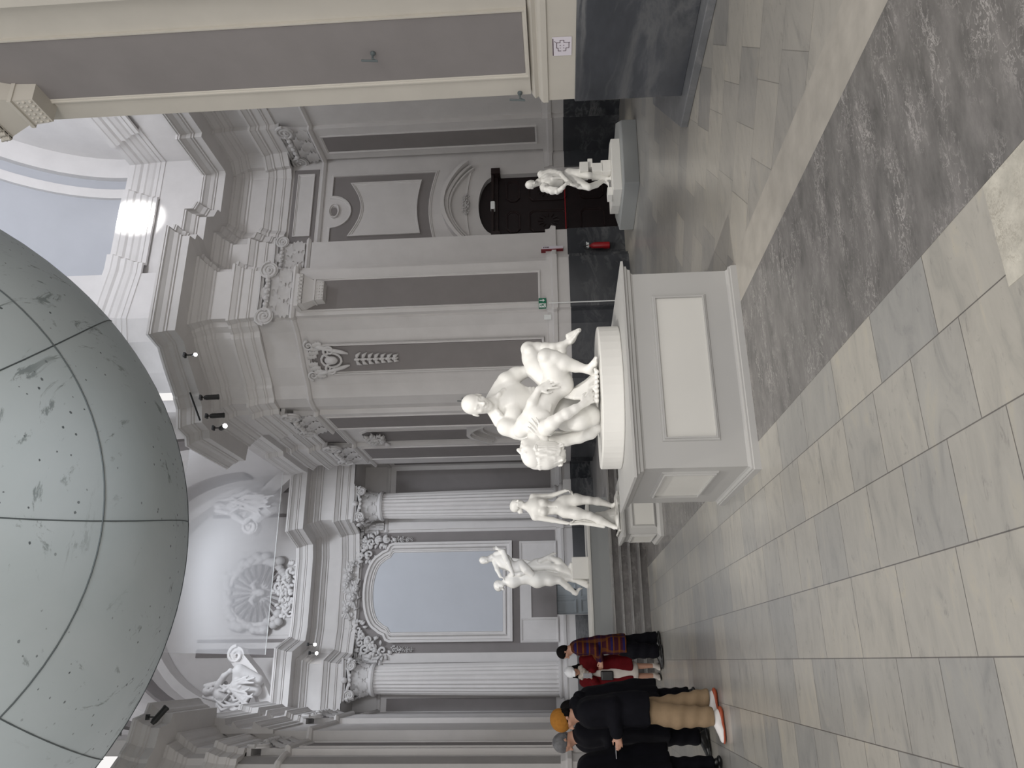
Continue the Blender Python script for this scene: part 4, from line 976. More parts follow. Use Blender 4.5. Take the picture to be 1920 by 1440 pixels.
def hand(S, wrist, d, palm, L, curl=.5, side=1, spread=.12):
    """L: hand length; d: direction of the fingers, palm: where the palm looks, side: which side the thumb leaves"""
    w = V3(wrist); d = unit(d); nrm = unit(np.cross(np.cross(d, unit(palm)), d)); t = np.cross(d, nrm)*side
    fr = [t, d, nrm]; S.ell(w+d*L*.26, (L*.20, L*.28, L*.085), fr, L*.08); S.cone(w, w+d*L*.15, L*.13, L*.13, L*.08)
    for i, (o, ln) in enumerate(((.155, .48), (.055, .54), (-.05, .50), (-.15, .40))):
        p = w+d*L*(.46-.02*abs(i-1))+t*L*o; dd = unit(d+t*(1.5-i)*spread*.6); seg = ln*L*np.array([.45, .32, .23]); rr = L*np.array([.060, .055, .048, .038])
        for j in range(3):
            an = curl*(.6+.55*j)*(1+.12*i*.5); dj = unit(dd*math.cos(an)+nrm*math.sin(an)); q = p+dj*seg[j]; S.cone(p, q, rr[j], rr[j+1], L*.018); p = q
    p = w+d*L*.14+t*L*.16; d1 = unit(d*.75+t*.65+nrm*.25); q = p+d1*L*.22; S.cone(p, q, L*.075, L*.062, L*.05); q2 = q+unit(d*.95+t*.15+nrm*.3)*L*.2; S.cone(q, q2, L*.06, L*.042, L*.02)
def foot(S, ankle, toe, up, L, ra):
    a = V3(ankle); r, f, u = basis(toe, up); fr = [r, f, u]
    S.ell(a-f*L*.15-u*L*.15, (L*.13, L*.16, L*.14), fr, L*.1); S.cone(a, a+f*L*.36-u*L*.17, ra, L*.10, L*.12); S.ell(a+f*L*.40-u*L*.22, (L*.175, L*.19, L*.075), fr, L*.07)
    for i in range(5):
        p = a+f*L*(.50-.035*i)-u*L*.235+r*L*(.135-.072*i); q = p+f*L*(.14-.012*i)+u*L*.012; e = q+f*L*(.09-.008*i)-u*L*.02
        S.cone(p, q, L*(.050-.005*i), L*(.040-.0045*i), L*.012); S.cone(q, e, L*(.040-.0045*i), L*(.040-.005*i), L*.004)
def folds(fr_dir, amp, freq, lim=None, ph=0):
    d = unit(fr_dir)
    def fn(X, Y, Z):
        v = X*d[0]+Y*d[1]+Z*d[2]; g = amp*np.sin(v*freq+ph+1.5*np.sin(Z*5+X*3))
        if lim is not None: c, r = lim; g = g*(((X-c[0])**2+(Y-c[1])**2+(Z-c[2])**2) < r*r)
        return g
    return fn
# joints are read as picture pixels on a plane of known depth
def J(x, y, Y): return V3(at_y(x, y, Y))

# ------------------------------------------------------------------ big grey pedestal with the seated pair
gp = empty('display_pedestal', (2.38, 6.92, 0), 'large pale grey panelled pedestal carrying the sculpture of two figures', 'pedestal')
BX0, BX1, BY0, BY1, BH = 1.47, 3.32, 6.17, 7.68, 1.04
mb = MB(); mb.box((BX0+.02, BY0+.02, .06), (BX1-.02, BY1-.02, BH-.10)); mb.build('body', M['box'], gp)
def loop(x0, y0, x1, y1): return [(x0, y0), (x0, y1), (x1, y1), (x1, y0)]
mb = MB(); mb.sweep(loop(BX0+.02, BY0+.02, BX1-.02, BY1-.02), [(-.05, 0), (.035, 0), (.035, .055), (.028, .062), (.028, .075), (.008, .082), (.0, .10), (-.05, .10)], closed=True); mb.build('plinth_moulding', M['box'], gp)
mb = MB(); mb.sweep(loop(BX0+.02, BY0+.02, BX1-.02, BY1-.02), [(-.05, BH-.11), (.0, BH-.11), (.008, BH-.095), (.03, BH-.085), (.035, BH-.06), (.055, BH-.05), (.055, BH-.03), (.09, BH-.022), (.09, BH-.001), (-.05, BH-.001)], closed=True); mb.build('top_moulding', M['box'], gp)
mb = MB(); mb.box((BX0-.068, BY0-.068, BH-.02), (BX1+.068, BY1+.068, BH)); mb.build('top', M['box'], gp)
def boxpanel(P, n, par):
    n = Vector(n); mb = MB(); mb.slab([Vector(p)+n*.001 for p in P], n, .006); mb.build('panel', M['boxin'], par)
    mb = MB(); mb.frame([Vector(p)+n*.0 for p in P], n, -.035, .030); mb.build('panel_moulding', M['box'], par)
boxpanel([(1.75, BY0+.02, .33), (3.04, BY0+.02, .33), (3.04, BY0+.02, .745), (1.75, BY0+.02, .745)], (0, -1, 0), gp)
boxpanel([(BX0+.02, 7.28, .34), (BX0+.02, 6.36, .34), (BX0+.02, 6.36, .75), (BX0+.02, 7.28, .75)], (-1, 0, 0), gp)
mb = MB(); plp = [(3.02, 6.78), (2.86, 6.60), (2.6, 6.50), (2.3, 6.52), (2.02, 6.66), (1.86, 6.88), (1.78, 7.14), (1.84, 7.42), (2.2, 7.5), (2.9, 7.45), (3.05, 7.2)]
def rounded(P, it=2):
    for _ in range(it): P = [q for i in range(len(P)) for q in ((P[i][0]*.75+P[(i+1) % len(P)][0]*.25, P[i][1]*.75+P[(i+1) % len(P)][1]*.25), (P[i][0]*.25+P[(i+1) % len(P)][0]*.75, P[i][1]*.25+P[(i+1) % len(P)][1]*.75))]
    return P
mb.prism(rounded([(3.06, 6.74), (2.9, 6.52), (2.55, 6.42), (2.2, 6.46), (1.9, 6.66), (1.76, 6.98), (1.74, 7.35), (2.0, 7.52), (2.9, 7.50), (3.12, 7.2)]), BH, 1.245); setp(mb.build('sculpture_plinth', M['plinth'], None, bevel=.012), 'white irregular rounded plinth under the two sitting white figures', 'plinth')

PT = empty('white_sculpture', (2.4, 7.0, 1.245), 'white sculpture of a bald kneeling man holding a limp long-haired figure across his lap', 'sculpture')
h = .0085
# the kneeling man
A = Sculpt(h); up = (0, 0, 1)
nk = J(924, 757, 7.04); head(A, J(893, 759, 6.93), (-.16, -1, -.42), (.10, -.36, 1), .152, nk, .42)
shL, shR = J(950, 800, 7.04), J(951, 714, 7.12); ch = J(962, 757, 7.12); wa = J(1006, 760, 7.16); pe = J(1058, 766, 7.20)
A.chain([J(928, 757, 7.07), J(942, 757, 7.12)], [.075, .12], .04)
A.ell(J(962, 757, 7.13), (.235, .125, .19), None, .03); A.cone(ch, wa, .15, .125, .05); A.cone(wa, pe, .125, .16, .05)
for a, b, y in ((775, 790, 7.00), (739, 724, 7.06)):
    A.ell(J(962, a, y+.02), (.115, .055, .085), None, .02)                                  # chest muscles
    A.chain([J(925, (757*2+a)/3, 7.02), J(936, a, 6.99), J(944, (a+b)/2, 7.02)], [.03, .022, .018], .015)   # collar bones
    A.chain([J(922, (757+a)/2, 7.08), J(938, b, 7.10)], [.06, .07], .04)                   # shoulder slope
A.chain([J(916, 766, 6.98), J(930, 760, 6.99)], [.018, .016], .015); A.chain([J(916, 750, 6.98), J(930, 755, 6.99)], [.018, .016], .015)
for k in range(4):
    for yy, q in ((772, -1), (742, 1)): A.cone(J(983+7*k, yy, 7.06), J(980+7*k, yy-q*14, 7.10), .022, .018, .015)
eL = J(996, 818, 7.02); wL = J(1021, 824, 6.80)
A.ell(J(951, 801, 7.03), (.085, .085, .10), None, .03); A.chain([shL, J(970, 807, 7.04), J(984, 813, 7.04), eL], [.085, .085, .07, .06], .025); A.chain([eL, J(1008, 822, 6.93), wL], [.06, .058, .038], .025)
hand(A, wL, J(1003, 800, 6.71)-wL, (.3, .7, .1), .235, .22, -1, .22)
eR = J(986, 697, 7.12); A.ell(J(951, 713, 7.10), (.085, .085, .10), None, .03); A.chain([shR, J(968, 703, 7.13), eR], [.085, .08, .058], .025); A.chain([eR, J(1012, 690, 7.08)], [.058, .045], .02)
# his folded legs and the cloak falling on the left
A.chain([pe, J(1064, 784, 7.02), J(1078, 792, 6.84)], [.15, .12, .085], .04); A.ell(J(1086, 788, 6.80), (.10, .085, .10), None, .03)
A.chain([J(1088, 788, 6.80), J(1106, 780, 6.86), J(1118, 782, 6.98)], [.09, .10, .07], .03)
A.chain([J(1024, 822, 7.14), J(1040, 826, 7.14), J(1062, 825, 7.12), J(1086, 819, 7.08), J(1106, 810, 7.04), J(1119, 800, 7.0)], [.022, .045, .058, .062, .07, .06], .02)
A.chain([J(1034, 815, 7.20), J(1062, 812, 7.16), J(1090, 806, 7.10), J(1118, 798, 7.0)], [.035, .035, .035, .05], .02)
A.cone(pe, J(1108, 745, 7.16), .15, .11, .08); A.chain([J(1110, 752, 7.12), J(1115, 712, 7.08)], [.08, .05], .04)
A.build('kneeling_man', M['resin'], PT)
# the limp figure
B = Sculpt(h)
hipc = J(1042, 720, 6.88)
hd_ = J(999, 850, 6.80); neckB = J(1004, 818, 6.82)
head(B, hd_, (-.10, -.38, 1), (-1, -.10, -.25), .150, neckB, .40)
B.chain([neckB, J(1006, 800, 6.86)], [.065, .085], .03)
B.ell(J(1010, 784, 6.87), (.125, .10, .135), None, .03); B.cone(J(1012, 780, 6.87), J(1022, 756, 6.88), .115, .098, .04); B.cone(J(1022, 756, 6.88), hipc, .098, .13, .04)
B.ell(J(1006, 776, 6.80), (.085, .05, .07), None, .02); B.ell(J(1020, 784, 6.78), (.075, .05, .07), None, .02)
for k in range(4): B.cone(J(1013+2*k, 770-4*k, 6.79), J(1030+1*k, 772-4*k, 6.80), .014, .012, .012)
B.ell(J(1046, 718, 6.90), (.155, .13, .145), None, .03); B.ell(J(1058, 722, 6.84), (.10, .09, .09), None, .04)
# legs
k1 = J(991, 655, 6.98); a1 = J(1052, 649, 6.92)
B.chain([J(1024, 704, 6.96), J(1008, 690, 6.98), J(998, 672, 6.99), k1], [.125, .118, .10, .078], .025); B.ell(J(992, 656, 6.92), (.05, .045, .055), None, .02)
B.chain([k1, J(1008, 653, 6.97), J(1024, 654, 6.95), J(1038, 652, 6.93), a1], [.070, .060, .062, .048, .036], .02)
foot(B, a1, J(1082, 613, 6.86)-J(1060, 646, 6.92), (.65, -.1, .76), .30, .038)
B.cone(J(1066, 630, 6.88), J(1086, 619, 6.86), .03, .022, .02)
k2 = J(1024, 669, 6.66); a2 = J(1104, 693, 6.70)
B.chain([J(1046, 712, 6.84), J(1040, 694, 6.76), J(1032, 680, 6.70), k2], [.13, .115, .10, .080], .025); B.ell(J(1021, 668, 6.61), (.055, .045, .055), None, .02)
B.chain([k2, J(1040, 672, 6.66), J(1056, 680, 6.69), J(1078, 687, 6.71), a2], [.078, .074, .080, .055, .036], .02); B.ell(J(1056, 686, 6.72), (.05, .06, .08), None, .025)
foot(B, a2, (.30, -.75, 0), (0, 0, 1), .27, .038)
# near arm hanging to the plinth
s2 = J(1024, 802, 6.74); e2 = J(1049, 783, 6.64); w2 = J(1091, 759, 6.62)
B.cone(J(1014, 792, 6.84), s2, .08, .07, .03); B.ell(s2, (.072, .07, .075), None, .025); B.chain([s2, J(1036, 793, 6.68), e2], [.066, .064, .048], .02); B.chain([e2, J(1062, 776, 6.63), J(1078, 767, 6.62), w2], [.048, .054, .042, .030], .018)
hand(B, w2, J(1124, 736, 6.64)-w2, (.2, .9, .1), .22, .5, 1, .3)
# far arm lying along the body
s3 = J(977, 805, 6.94); e3 = J(991, 773, 6.82); w3 = J(1010, 730, 6.74)
B.cone(J(994, 796, 6.88), s3, .08, .07, .03); B.ell(s3, (.08, .075, .075), None, .025); B.chain([s3, J(982, 791, 6.88), e3], [.072, .066, .048], .02); B.chain([e3, J(998, 755, 6.78), w3], [.048, .050, .030], .018)
hand(B, w3, J(1046, 714, 6.72)-w3, (.1, .9, -.3), .215, .22, -1, .3)
B.build('limp_figure', M['resin'], PT)
HR = Sculpt(.0075)
r_ = random.Random(3)
HR.chain([J(1006, 858, 6.82), J(1024, 858, 6.82), J(1042, 854, 6.83)], [.112, .105, .095], .04); HR.chain([J(1012, 842, 6.82), J(1036, 842, 6.83)], [.09, .075], .04)
for k in range(26):
    a = 2*PI*k/26; cy_, cz_ = math.cos(a), math.sin(a)
    def pt(x, rad, w=0): return J(x, 856-3*(x-1006)/36+w, 6.82)+np.array([cy_*rad*.95, cz_*rad, 0])
    w = r_.uniform(-2, 2); HR.chain([pt(1000, .105), pt(1012, .118, w), pt(1026, .112, -w), pt(1040, .10, w), pt(1050+r_.uniform(-3, 3), .085, 0)], [.010, .014, .014, .013, .012], .005)
for k in range(22):
    a = r_.uniform(0, 2*PI); q = r_.uniform(.2, 1)*.10; c = J(1050+r_.uniform(-3, 6), 851, 6.83)+np.array([q*math.cos(a), q*math.sin(a), 0]); HR.chain([c+np.array([.016*math.cos(t), .012*math.sin(t*1.3), .020*math.sin(t)]) for t in (0, 1.3, 2.6, 3.9, 5.2)], [.011]*5, .003)
HR.build('hair', M['resin'], PT)
DR = Sculpt(h)
for k in range(8):
    t = k/7; DR.chain([J(1060+8*t, 744-10*t, 6.90+.03*t), J(1078+8*t, 746-17*t, 6.75), J(1100+4*t, 746-30*t, 6.73), J(1120, 754-56*t, 6.72+.04*(k % 2))], [.016, .020, .019, .016], .005)
    DR.chain([J(1062+8*t, 742-9*t, 6.95+.03*t), J(1100+4*t, 741-28*t, 6.86), J(1120, 746-50*t, 6.84)], [.015, .024, .024], .01)
DR.ell(J(1118, 722, 6.84), (.24, .14, .025), None, .02)
for k in range(7): DR.chain([J(1115+r_.uniform(-2, 2), 692+9*k, 6.66+r_.uniform(-.03, .05)), J(1119, 697+9*k, 6.62), J(1117, 704+8*k, 6.68)], [.014, .02, .013], .008)
DR.build('drapery', M['resin'], PT)

# ------------------------------------------------------------------ walking nude on the small pedestal
vp = empty('display_pedestal', (2.36, 12.85, 0), 'small pale grey panelled pedestal carrying the single standing nude sculpture', 'pedestal')
X0, X1, Y0, Y1, HH = 1.92, 2.82, 12.42, 13.3, .66
mb = MB(); mb.box((X0, Y0, .05), (X1, Y1, HH-.08)); mb.build('body', M['box'], vp)
mb = MB(); mb.sweep(loop(X0, Y0, X1, Y1), [(-.03, 0), (.05, 0), (.05, .05), (.02, .08), (0, .10), (-.03, .10)], closed=True); mb.build('plinth_moulding', M['box'], vp)
mb = MB(); mb.sweep(loop(X0, Y0, X1, Y1), [(-.03, HH-.10), (.0, HH-.10), (.02, HH-.07), (.05, HH-.05), (.06, HH), (-.03, HH)], closed=True); mb.build('top_moulding', M['box'], vp)
mb = MB(); mb.box((X0-.058, Y0-.058, HH-.03), (X1+.058, Y1+.058, HH+.003)); mb.build('top', M['box'], vp)
boxpanel([(X0+.13, Y0, .14), (X1-.1, Y0, .14), (X1-.1, Y0, .48), (X0+.13, Y0, .48)], (0, -1, 0), vp)
boxpanel([(X0, Y1-.12, .14), (X0, Y0+.12, .14), (X0, Y0+.12, .48), (X0, Y1-.12, .48)], (-1, 0, 0), vp)
VN = empty('white_sculpture', (2.3, 12.85, HH), 'white sculpture of a nude woman standing with one leg forward, on the small pedestal', 'sculpture')
G = Sculpt(.0095); D = 12.8
head(G, J(969, 946, D), (.55, -1, .0), up, .122, J(991, 950, D), .42)
G.ell(J(965, 951, D+.04), (.088, .10, .085), None, .02); G.ell(J(975, 958, D+.08), (.05, .05, .05), None, .02)
for k in range(9): G.chain([J(958+1.5*k, 944+1.6*k, D-.04+.012*k), J(964+1.2*k, 950+1.5*k, D+.02+.012*k), J(973+.8*k, 955+.8*k, D+.07)], [.012, .015, .012], .006)
cs = J(1006, 950, D); G.cone(J(990, 950, D), cs, .06, .11, .06)
sA, sB = J(1000, 932, D), J(1003, 969, D); G.cone(J(996, 944, D), sA, .06, .062, .05); G.cone(J(997, 957, D), sB, .06, .062, .05)
G.ell(J(1011, 950, D), (.155, .105, .16), None, .08); G.ell(J(1018, 942, D-.10), (.062, .06, .06), None, .02); G.ell(J(1019, 959, D-.10), (.062, .06, .06), None, .02)
G.cone(cs, J(1036, 953, D), .13, .108, .08); G.ell(J(1053, 949, D), (.158, .115, .13), None, .06); G.ell(J(1046, 950, D-.06), (.08, .06, .09), None, .04); G.cone(J(1026, 951, D-.11), J(1040, 951, D-.12), .008, .008, .015, True); G.ell(J(1043, 951, D-.125), (.01, .02, .014), None, .01, True)
G.chain([J(994, 941, D-.06), J(1000, 935, D-.05)], [.014, .012], .015); G.chain([J(995, 957, D-.06), J(1001, 964, D-.05)], [.014, .012], .015)
hA, hB = J(1060, 940, D), J(1060, 960, D)
kA, aA = J(1104, 938, D-.02), J(1149, 949, D+.12); G.chain([hA, J(1080, 937, D-.01), kA], [.108, .098, .066], .05); G.chain([kA, J(1120, 940, D+.05), aA], [.062, .068, .036], .03); foot(G, aA, (.45, -.9, -.0), up, .25, .036)
kB, aB = J(1106, 967, D-.08), J(1152, 988, D-.02); G.chain([hB, J(1082, 963, D-.05), kB], [.108, .098, .066], .05); G.chain([kB, J(1124, 975, D-.05), aB], [.062, .068, .036], .03); foot(G, aB, (-.35, -.9, -.1), up, .25, .036)
eA, wA = J(1032, 930, D), J(1060, 920, D-.05); G.chain([sA, eA], [.058, .045], .03); G.chain([eA, wA], [.045, .028], .02); hand(G, wA, J(1074, 919, D-.12)-wA, (-.5, 0, -.2), .17, .9, 1)
eB, wB = J(1036, 975, D), J(1063, 981, D-.03); G.chain([sB, eB], [.058, .045], .03); G.chain([eB, wB], [.045, .028], .02); hand(G, wB, J(1080, 981, D-.03)-wB, (.5, 0, 0), .17, .9, -1)
G.build('standing_woman', M['resin'], VN)
G2 = Sculpt(.0095)
G2.chain([J(1070, 983, D-.02), J(1090, 981, D-.02), J(1112, 983, D-.02), J(1132, 987, D-.02)], [.02, .028, .035, .03], .01); G2.chain([J(1070, 979, D), J(1096, 976, D), J(1115, 979, D)], [.015, .018, .02], .01)
G2.build('hanging_cloth', M['resin'], VN)
G3 = Sculpt(.0095)
for x, y, r in ((1120, 965, .05), (1130, 969, .09), (1142, 968, .11), (1154, 966, .13), (1122, 974, .05), (1136, 976, .08), (1150, 978, .10)): G3.ell(J(x, y, D+.08), (r, r*.9, r), None, .04)
G3.box((2.32, D+.0, HH+.025), (.34, .30, .03), .02, None, .02)
for k in range(16): G3.ell((2.02+.62*r_.random(), D-.26+.5*r_.random(), HH+.05), (.07, .07, .028), None, .02); G3.build('rock_base', M['resin'], VN)
# raise of the base: nothing is beneath the feet but the pedestal top

# ------------------------------------------------------------------ grey platform and embracing pair in the chancel
mb = MB(); PTZ = 1.06
px1 = 3.42; mb.box((-1.3, 16.78, .62), (px1, 19.2, PTZ-.04)); gpf = empty('display_platform', (1.0, 18.0, .62), 'long low grey display platform on top of the chancel steps', 'platform'); mb.build('body', M['platform'], gpf)
mb = MB(); mb.box((-1.33, 16.75, PTZ-.04), (px1+.03, 19.23, PTZ)); mb.build('top', M['boxin'], gpf)
cb = [at_y(x, y, 17.3) for x, y in ((1072, 1045), (1102, 1085))]
mb = MB(); mb.box((cb[1].x, 17.25, PTZ), (cb[0].x, 17.75, cb[0].z)); setp(mb.build('sculpture_plinth', M['plinth'], None, bevel=.008), 'white cubic plinth on the grey platform under the embracing pair', 'plinth')
PR = empty('white_sculpture', (2.0, 17.5, PTZ), 'white sculpture of two entwined nudes, one bending back, on the grey chancel platform', 'sculpture')
D = 17.5; q = .013
G = Sculpt(q)
head(G, J(909, 1050, D), (-.4, -1, -.35), (-.1, -.2, 1), .135, J(923, 1045, D+.02), .45, ears=False)
G.ell(J(945, 1052, D+.05), (.165, .11, .17), None, .05); G.ell(J(940, 1047, D-.04), (.08, .04, .06), None, .02); G.ell(J(941, 1058, D-.04), (.08, .04, .06), None, .02); G.cone(J(924, 1046, D), J(940, 1050, D+.05), .07, .13, .06); G.cone(J(940, 1052, D+.05), J(965, 1066, D), .15, .12, .08); G.ell(J(972, 1066, D), (.16, .14, .15), None, .07)
G.chain([J(930, 1039, D), J(944, 1034, D-.05), J(934, 1029, D-.12)], [.065, .05, .035], .03); hand(G, J(934, 1029, D-.12), (.1, -.1, 1), (0, -1, 0), .17, 1.1, 1)
G.chain([J(944, 1034, D-.1), J(952, 1054, D-.18), J(962, 1078, D-.18)], [.05, .055, .04], .03)
G.chain([J(928, 1055, D), J(932, 1068, D-.06), J(938, 1081, D-.08)], [.06, .045, .035], .03); hand(G, J(938, 1081, D-.08), (-.5, 0, -1), (-.5, 0, -.3), .16, .6)
G.chain([J(976, 1058, D-.05), J(986, 1068, D-.12), J(998, 1078, D-.10)], [.11, .10, .07], .04)
G.chain([J(980, 1070, D+.1), J(1005, 1056, D+.12), J(1030, 1047, D+.05)], [.11, .09, .07], .05); G.chain([J(1032, 1046, D), J(1048, 1052, D), J(1068, 1072, D)], [.065, .065, .05], .04)
G.chain([J(1000, 1064, D+.1), J(1028, 1062, D+.08), J(1050, 1066, D), J(1074, 1080, D)], [.10, .09, .08, .05], .05); G.chain([J(1012, 1052, D), J(1024, 1046, D), J(1033, 1040, D)], [.05, .04, .03], .03); hand(G, J(1033, 1040, D), (.2, 0, -1), (0, 1, 0), .16, .5)
G.build('bending_man', M['resin'], PR)
G = Sculpt(q)
head(G, J(936, 1096, D), (-.7, -.7, .25), (-.3, 0, 1), .135, J(951, 1088, D), .45, ears=False); G.ell(J(935, 1099, D+.05), (.115, .12, .11), None, .03)
for k in range(6): G.chain([J(930+2*k, 1094+k, D-.06), J(934+2*k, 1101+k, D), J(940+k, 1103, D+.06)], [.014, .018, .014], .008)
G.cone(J(951, 1088, D), J(958, 1086, D), .07, .13, .06); G.ell(J(962, 1088, D), (.15, .13, .15), None, .07); G.cone(J(962, 1090, D), J(985, 1084, D), .14, .11, .08); G.ell(J(1008, 1088, D), (.17, .16, .18), None, .08); G.cone(J(985, 1084, D), J(1005, 1086, D), .11, .15, .08)
G.chain([J(1012, 1086, D), J(1032, 1088, D-.02), J(1050, 1088, D-.05)], [.15, .12, .075], .05); G.chain([J(1050, 1089, D-.05), J(1064, 1100, D), J(1080, 1113, D+.05)], [.07, .07, .04], .03); foot(G, J(1080, 1113, D+.05), J(1096, 1104, D)-J(1080, 1113, D), (-.8, -.3, .3), .27, .04)
G.chain([J(1020, 1080, D), J(1050, 1082, D+.05), J(1075, 1087, D), J(1098, 1093, D)], [.12, .08, .055, .06], .04)
G.chain([J(958, 1078, D-.1), J(975, 1076, D-.14), J(990, 1072, D-.14)], [.06, .05, .04], .03)
G.build('arching_woman', M['resin'], PR)
G = Sculpt(q)
for k in range(6): G.chain([J(958+3*k, 1048+2*k, D+.12), J(985, 1052+4*k, D+.12), J(1010, 1058+4*k, D+.1), J(1040, 1066+3*k, D+.05), J(1070, 1078+2*k, D)], [.03, .035, .035, .03, .025], .02)
G.chain([J(1064, 1068, D), J(1071, 1058, D), J(1072, 1085, D)], [.04, .04, .05], .03); G.chain([J(1055, 1083, D), J(1078, 1089, D), J(1101, 1098, D)], [.03, .04, .06], .02)
G.build('drapery', M['resin'], PR)

# ------------------------------------------------------------------ shirted figure with stacked blocks on the low platform, right
LP = [(8.26, 11.93), (9.55, 11.78), (10.3, 12.8), (10.1, 13.9), (8.9, 14.1), (8.16, 13.4)]
pz = at_y(1171, 342, 11.93).z
mb = MB(); mb.prism(LP, 0, pz); setp(mb.build('display_platform', M['platform'], None, bevel=.01), 'low grey six-sided display platform in front of the dark portal', 'platform')
wz = at_y(1150, 355, 12.35).z; wt = pz
w0, w1 = at_y(1160, 383, 12.9), at_y(1160, 283, 12.7)
WP6 = [(w0.x, 12.95), (at_y(1160, 355, 12.35).x, 12.35), (w1.x-.05, 12.25), (w1.x+.1, 12.6), (w1.x, 13.3), (w0.x+.1, 13.4)]
mb = MB(); mb.prism(WP6, wt, wz); setp(mb.build('sculpture_plinth', M['plinth'], None, bevel=.008), 'white plinth on the low grey platform, under the figure with stacked blocks', 'plinth')
TH = empty('white_sculpture', (8.9, 12.75, wz), 'white sculpture of a shirted man leaning beside stacked blocks, in front of the dark portal', 'sculpture')
G = Sculpt(.0095); D = 12.7
head(G, J(996, 346, D-.04), (-.35, -1, -.45), (-.25, -.3, 1), .125, J(1011, 342, D+.03), .42)
G.cone(J(1011, 341, D+.02), J(1019, 340, D+.05), .065, .10, .04)
G.ell(J(1026, 340, D+.06), (.155, .10, .15), None, .04); G.cone(J(1026, 340, D+.05), J(1050, 334, D+.10), .125, .11, .05); G.ell(J(1066, 331, D+.10), (.145, .12, .13), None, .05)
sR, sL = J(1016, 328, D+.03), J(1020, 352, D+.01)
G.ell(sR, (.07, .07, .075), None, .03); G.chain([sR, J(1034, 324, D+.02), J(1052, 327, D-.02)], [.066, .062, .05], .02); G.chain([J(1052, 327, D-.02), J(1062, 337, D-.12), J(1071, 346, D-.17)], [.05, .045, .03], .02); hand(G, J(1071, 346, D-.17), (-.2, -.1, -1), (-.2, .9, 0), .18, .45)
G.ell(sL, (.066, .066, .07), None, .03); G.chain([sL, J(1034, 357, D-.03), J(1047, 358, D-.07)], [.062, .06, .05], .02); G.chain([J(1047, 358, D-.07), J(1055, 352, D-.16), J(1061, 345, D-.2)], [.048, .042, .028], .02); hand(G, J(1061, 345, D-.2), (.5, -.1, -.9), (.2, .9, 0), .17, .6, -1)
G.chain([J(1068, 326, D+.1), J(1086, 327, D+.02), J(1104, 329, D-.06)], [.115, .10, .07], .03); G.chain([J(1104, 329, D-.06), J(1120, 331, D+.02), J(1139, 334, D+.04)], [.064, .066, .036], .02); foot(G, J(1139, 335, D+.04), (-.5, -.8, 0), up, .25, .036)
G.chain([J(1072, 338, D+.08), J(1088, 345, D-.04), J(1104, 351, D-.12)], [.11, .095, .066], .03); G.chain([J(1104, 351, D-.12), J(1118, 346, D-.02), J(1133, 338, D+.10)], [.062, .064, .036], .02); foot(G, J(1134, 340, D+.10), (-1, -.45, -.05), up, .25, .036)
G.build('leaning_man', M['resin'], TH)
G = Sculpt(.0095)                                     # open shirt
G.ell(J(1027, 341, D+.07), (.172, .118, .165), None, .03); G.cone(J(1028, 340, D+.06), J(1055, 334, D+.10), .15, .145, .04)
for q in (sR, sL): G.ell(q, (.082, .082, .085), None, .03)
G.chain([sR, J(1034, 324, D+.02), J(1048, 326, D-.01)], [.078, .076, .068], .02); G.chain([sL, J(1034, 357, D-.03), J(1044, 358, D-.06)], [.075, .075, .068], .02)
G.chain([J(1020, 346, D-.04), J(1036, 352, D-.08), J(1052, 358, D-.08)], [.035, .04, .035], .02); G.chain([J(1018, 337, D-.05), J(1036, 334, D-.07), J(1056, 334, D-.05)], [.03, .03, .03], .02)
G.ell(J(1036, 343, D-.13), (.055, .12, .17), None, .03, True); G.ell(J(1060, 334, D+.08), (.28, .28, .045), None, .01, True); G.cone(J(1010, 342, D), J(1004, 343, D-.02), .07, .08, .02, True)
G.ridge(folds((1, .2, .7), .006, 70)); G.build('open_shirt', M['resin'], TH)
for nm, a, b, dd, dp in (('block', (1087, 330), (1102, 312), 0, .16), ('block', (1102, 320), (1110, 304), .02, .14), ('block', (1110, 330), (1128, 314), 0, .16), ('block', (1127, 330), (1149, 308), .03, .18), ('block', (1139, 375), (1147, 360), -.05, .12)):
    p, q2 = at_y(*a, D), at_y(*b, D); mb = MB(); z0_ = q2.z if b[0] < 1140 else wz; mb.box((p.x, D-dp+dd, z0_), (q2.x, D+dp+dd, p.z)); mb.build(nm, M['resin'], TH, bevel=.006)

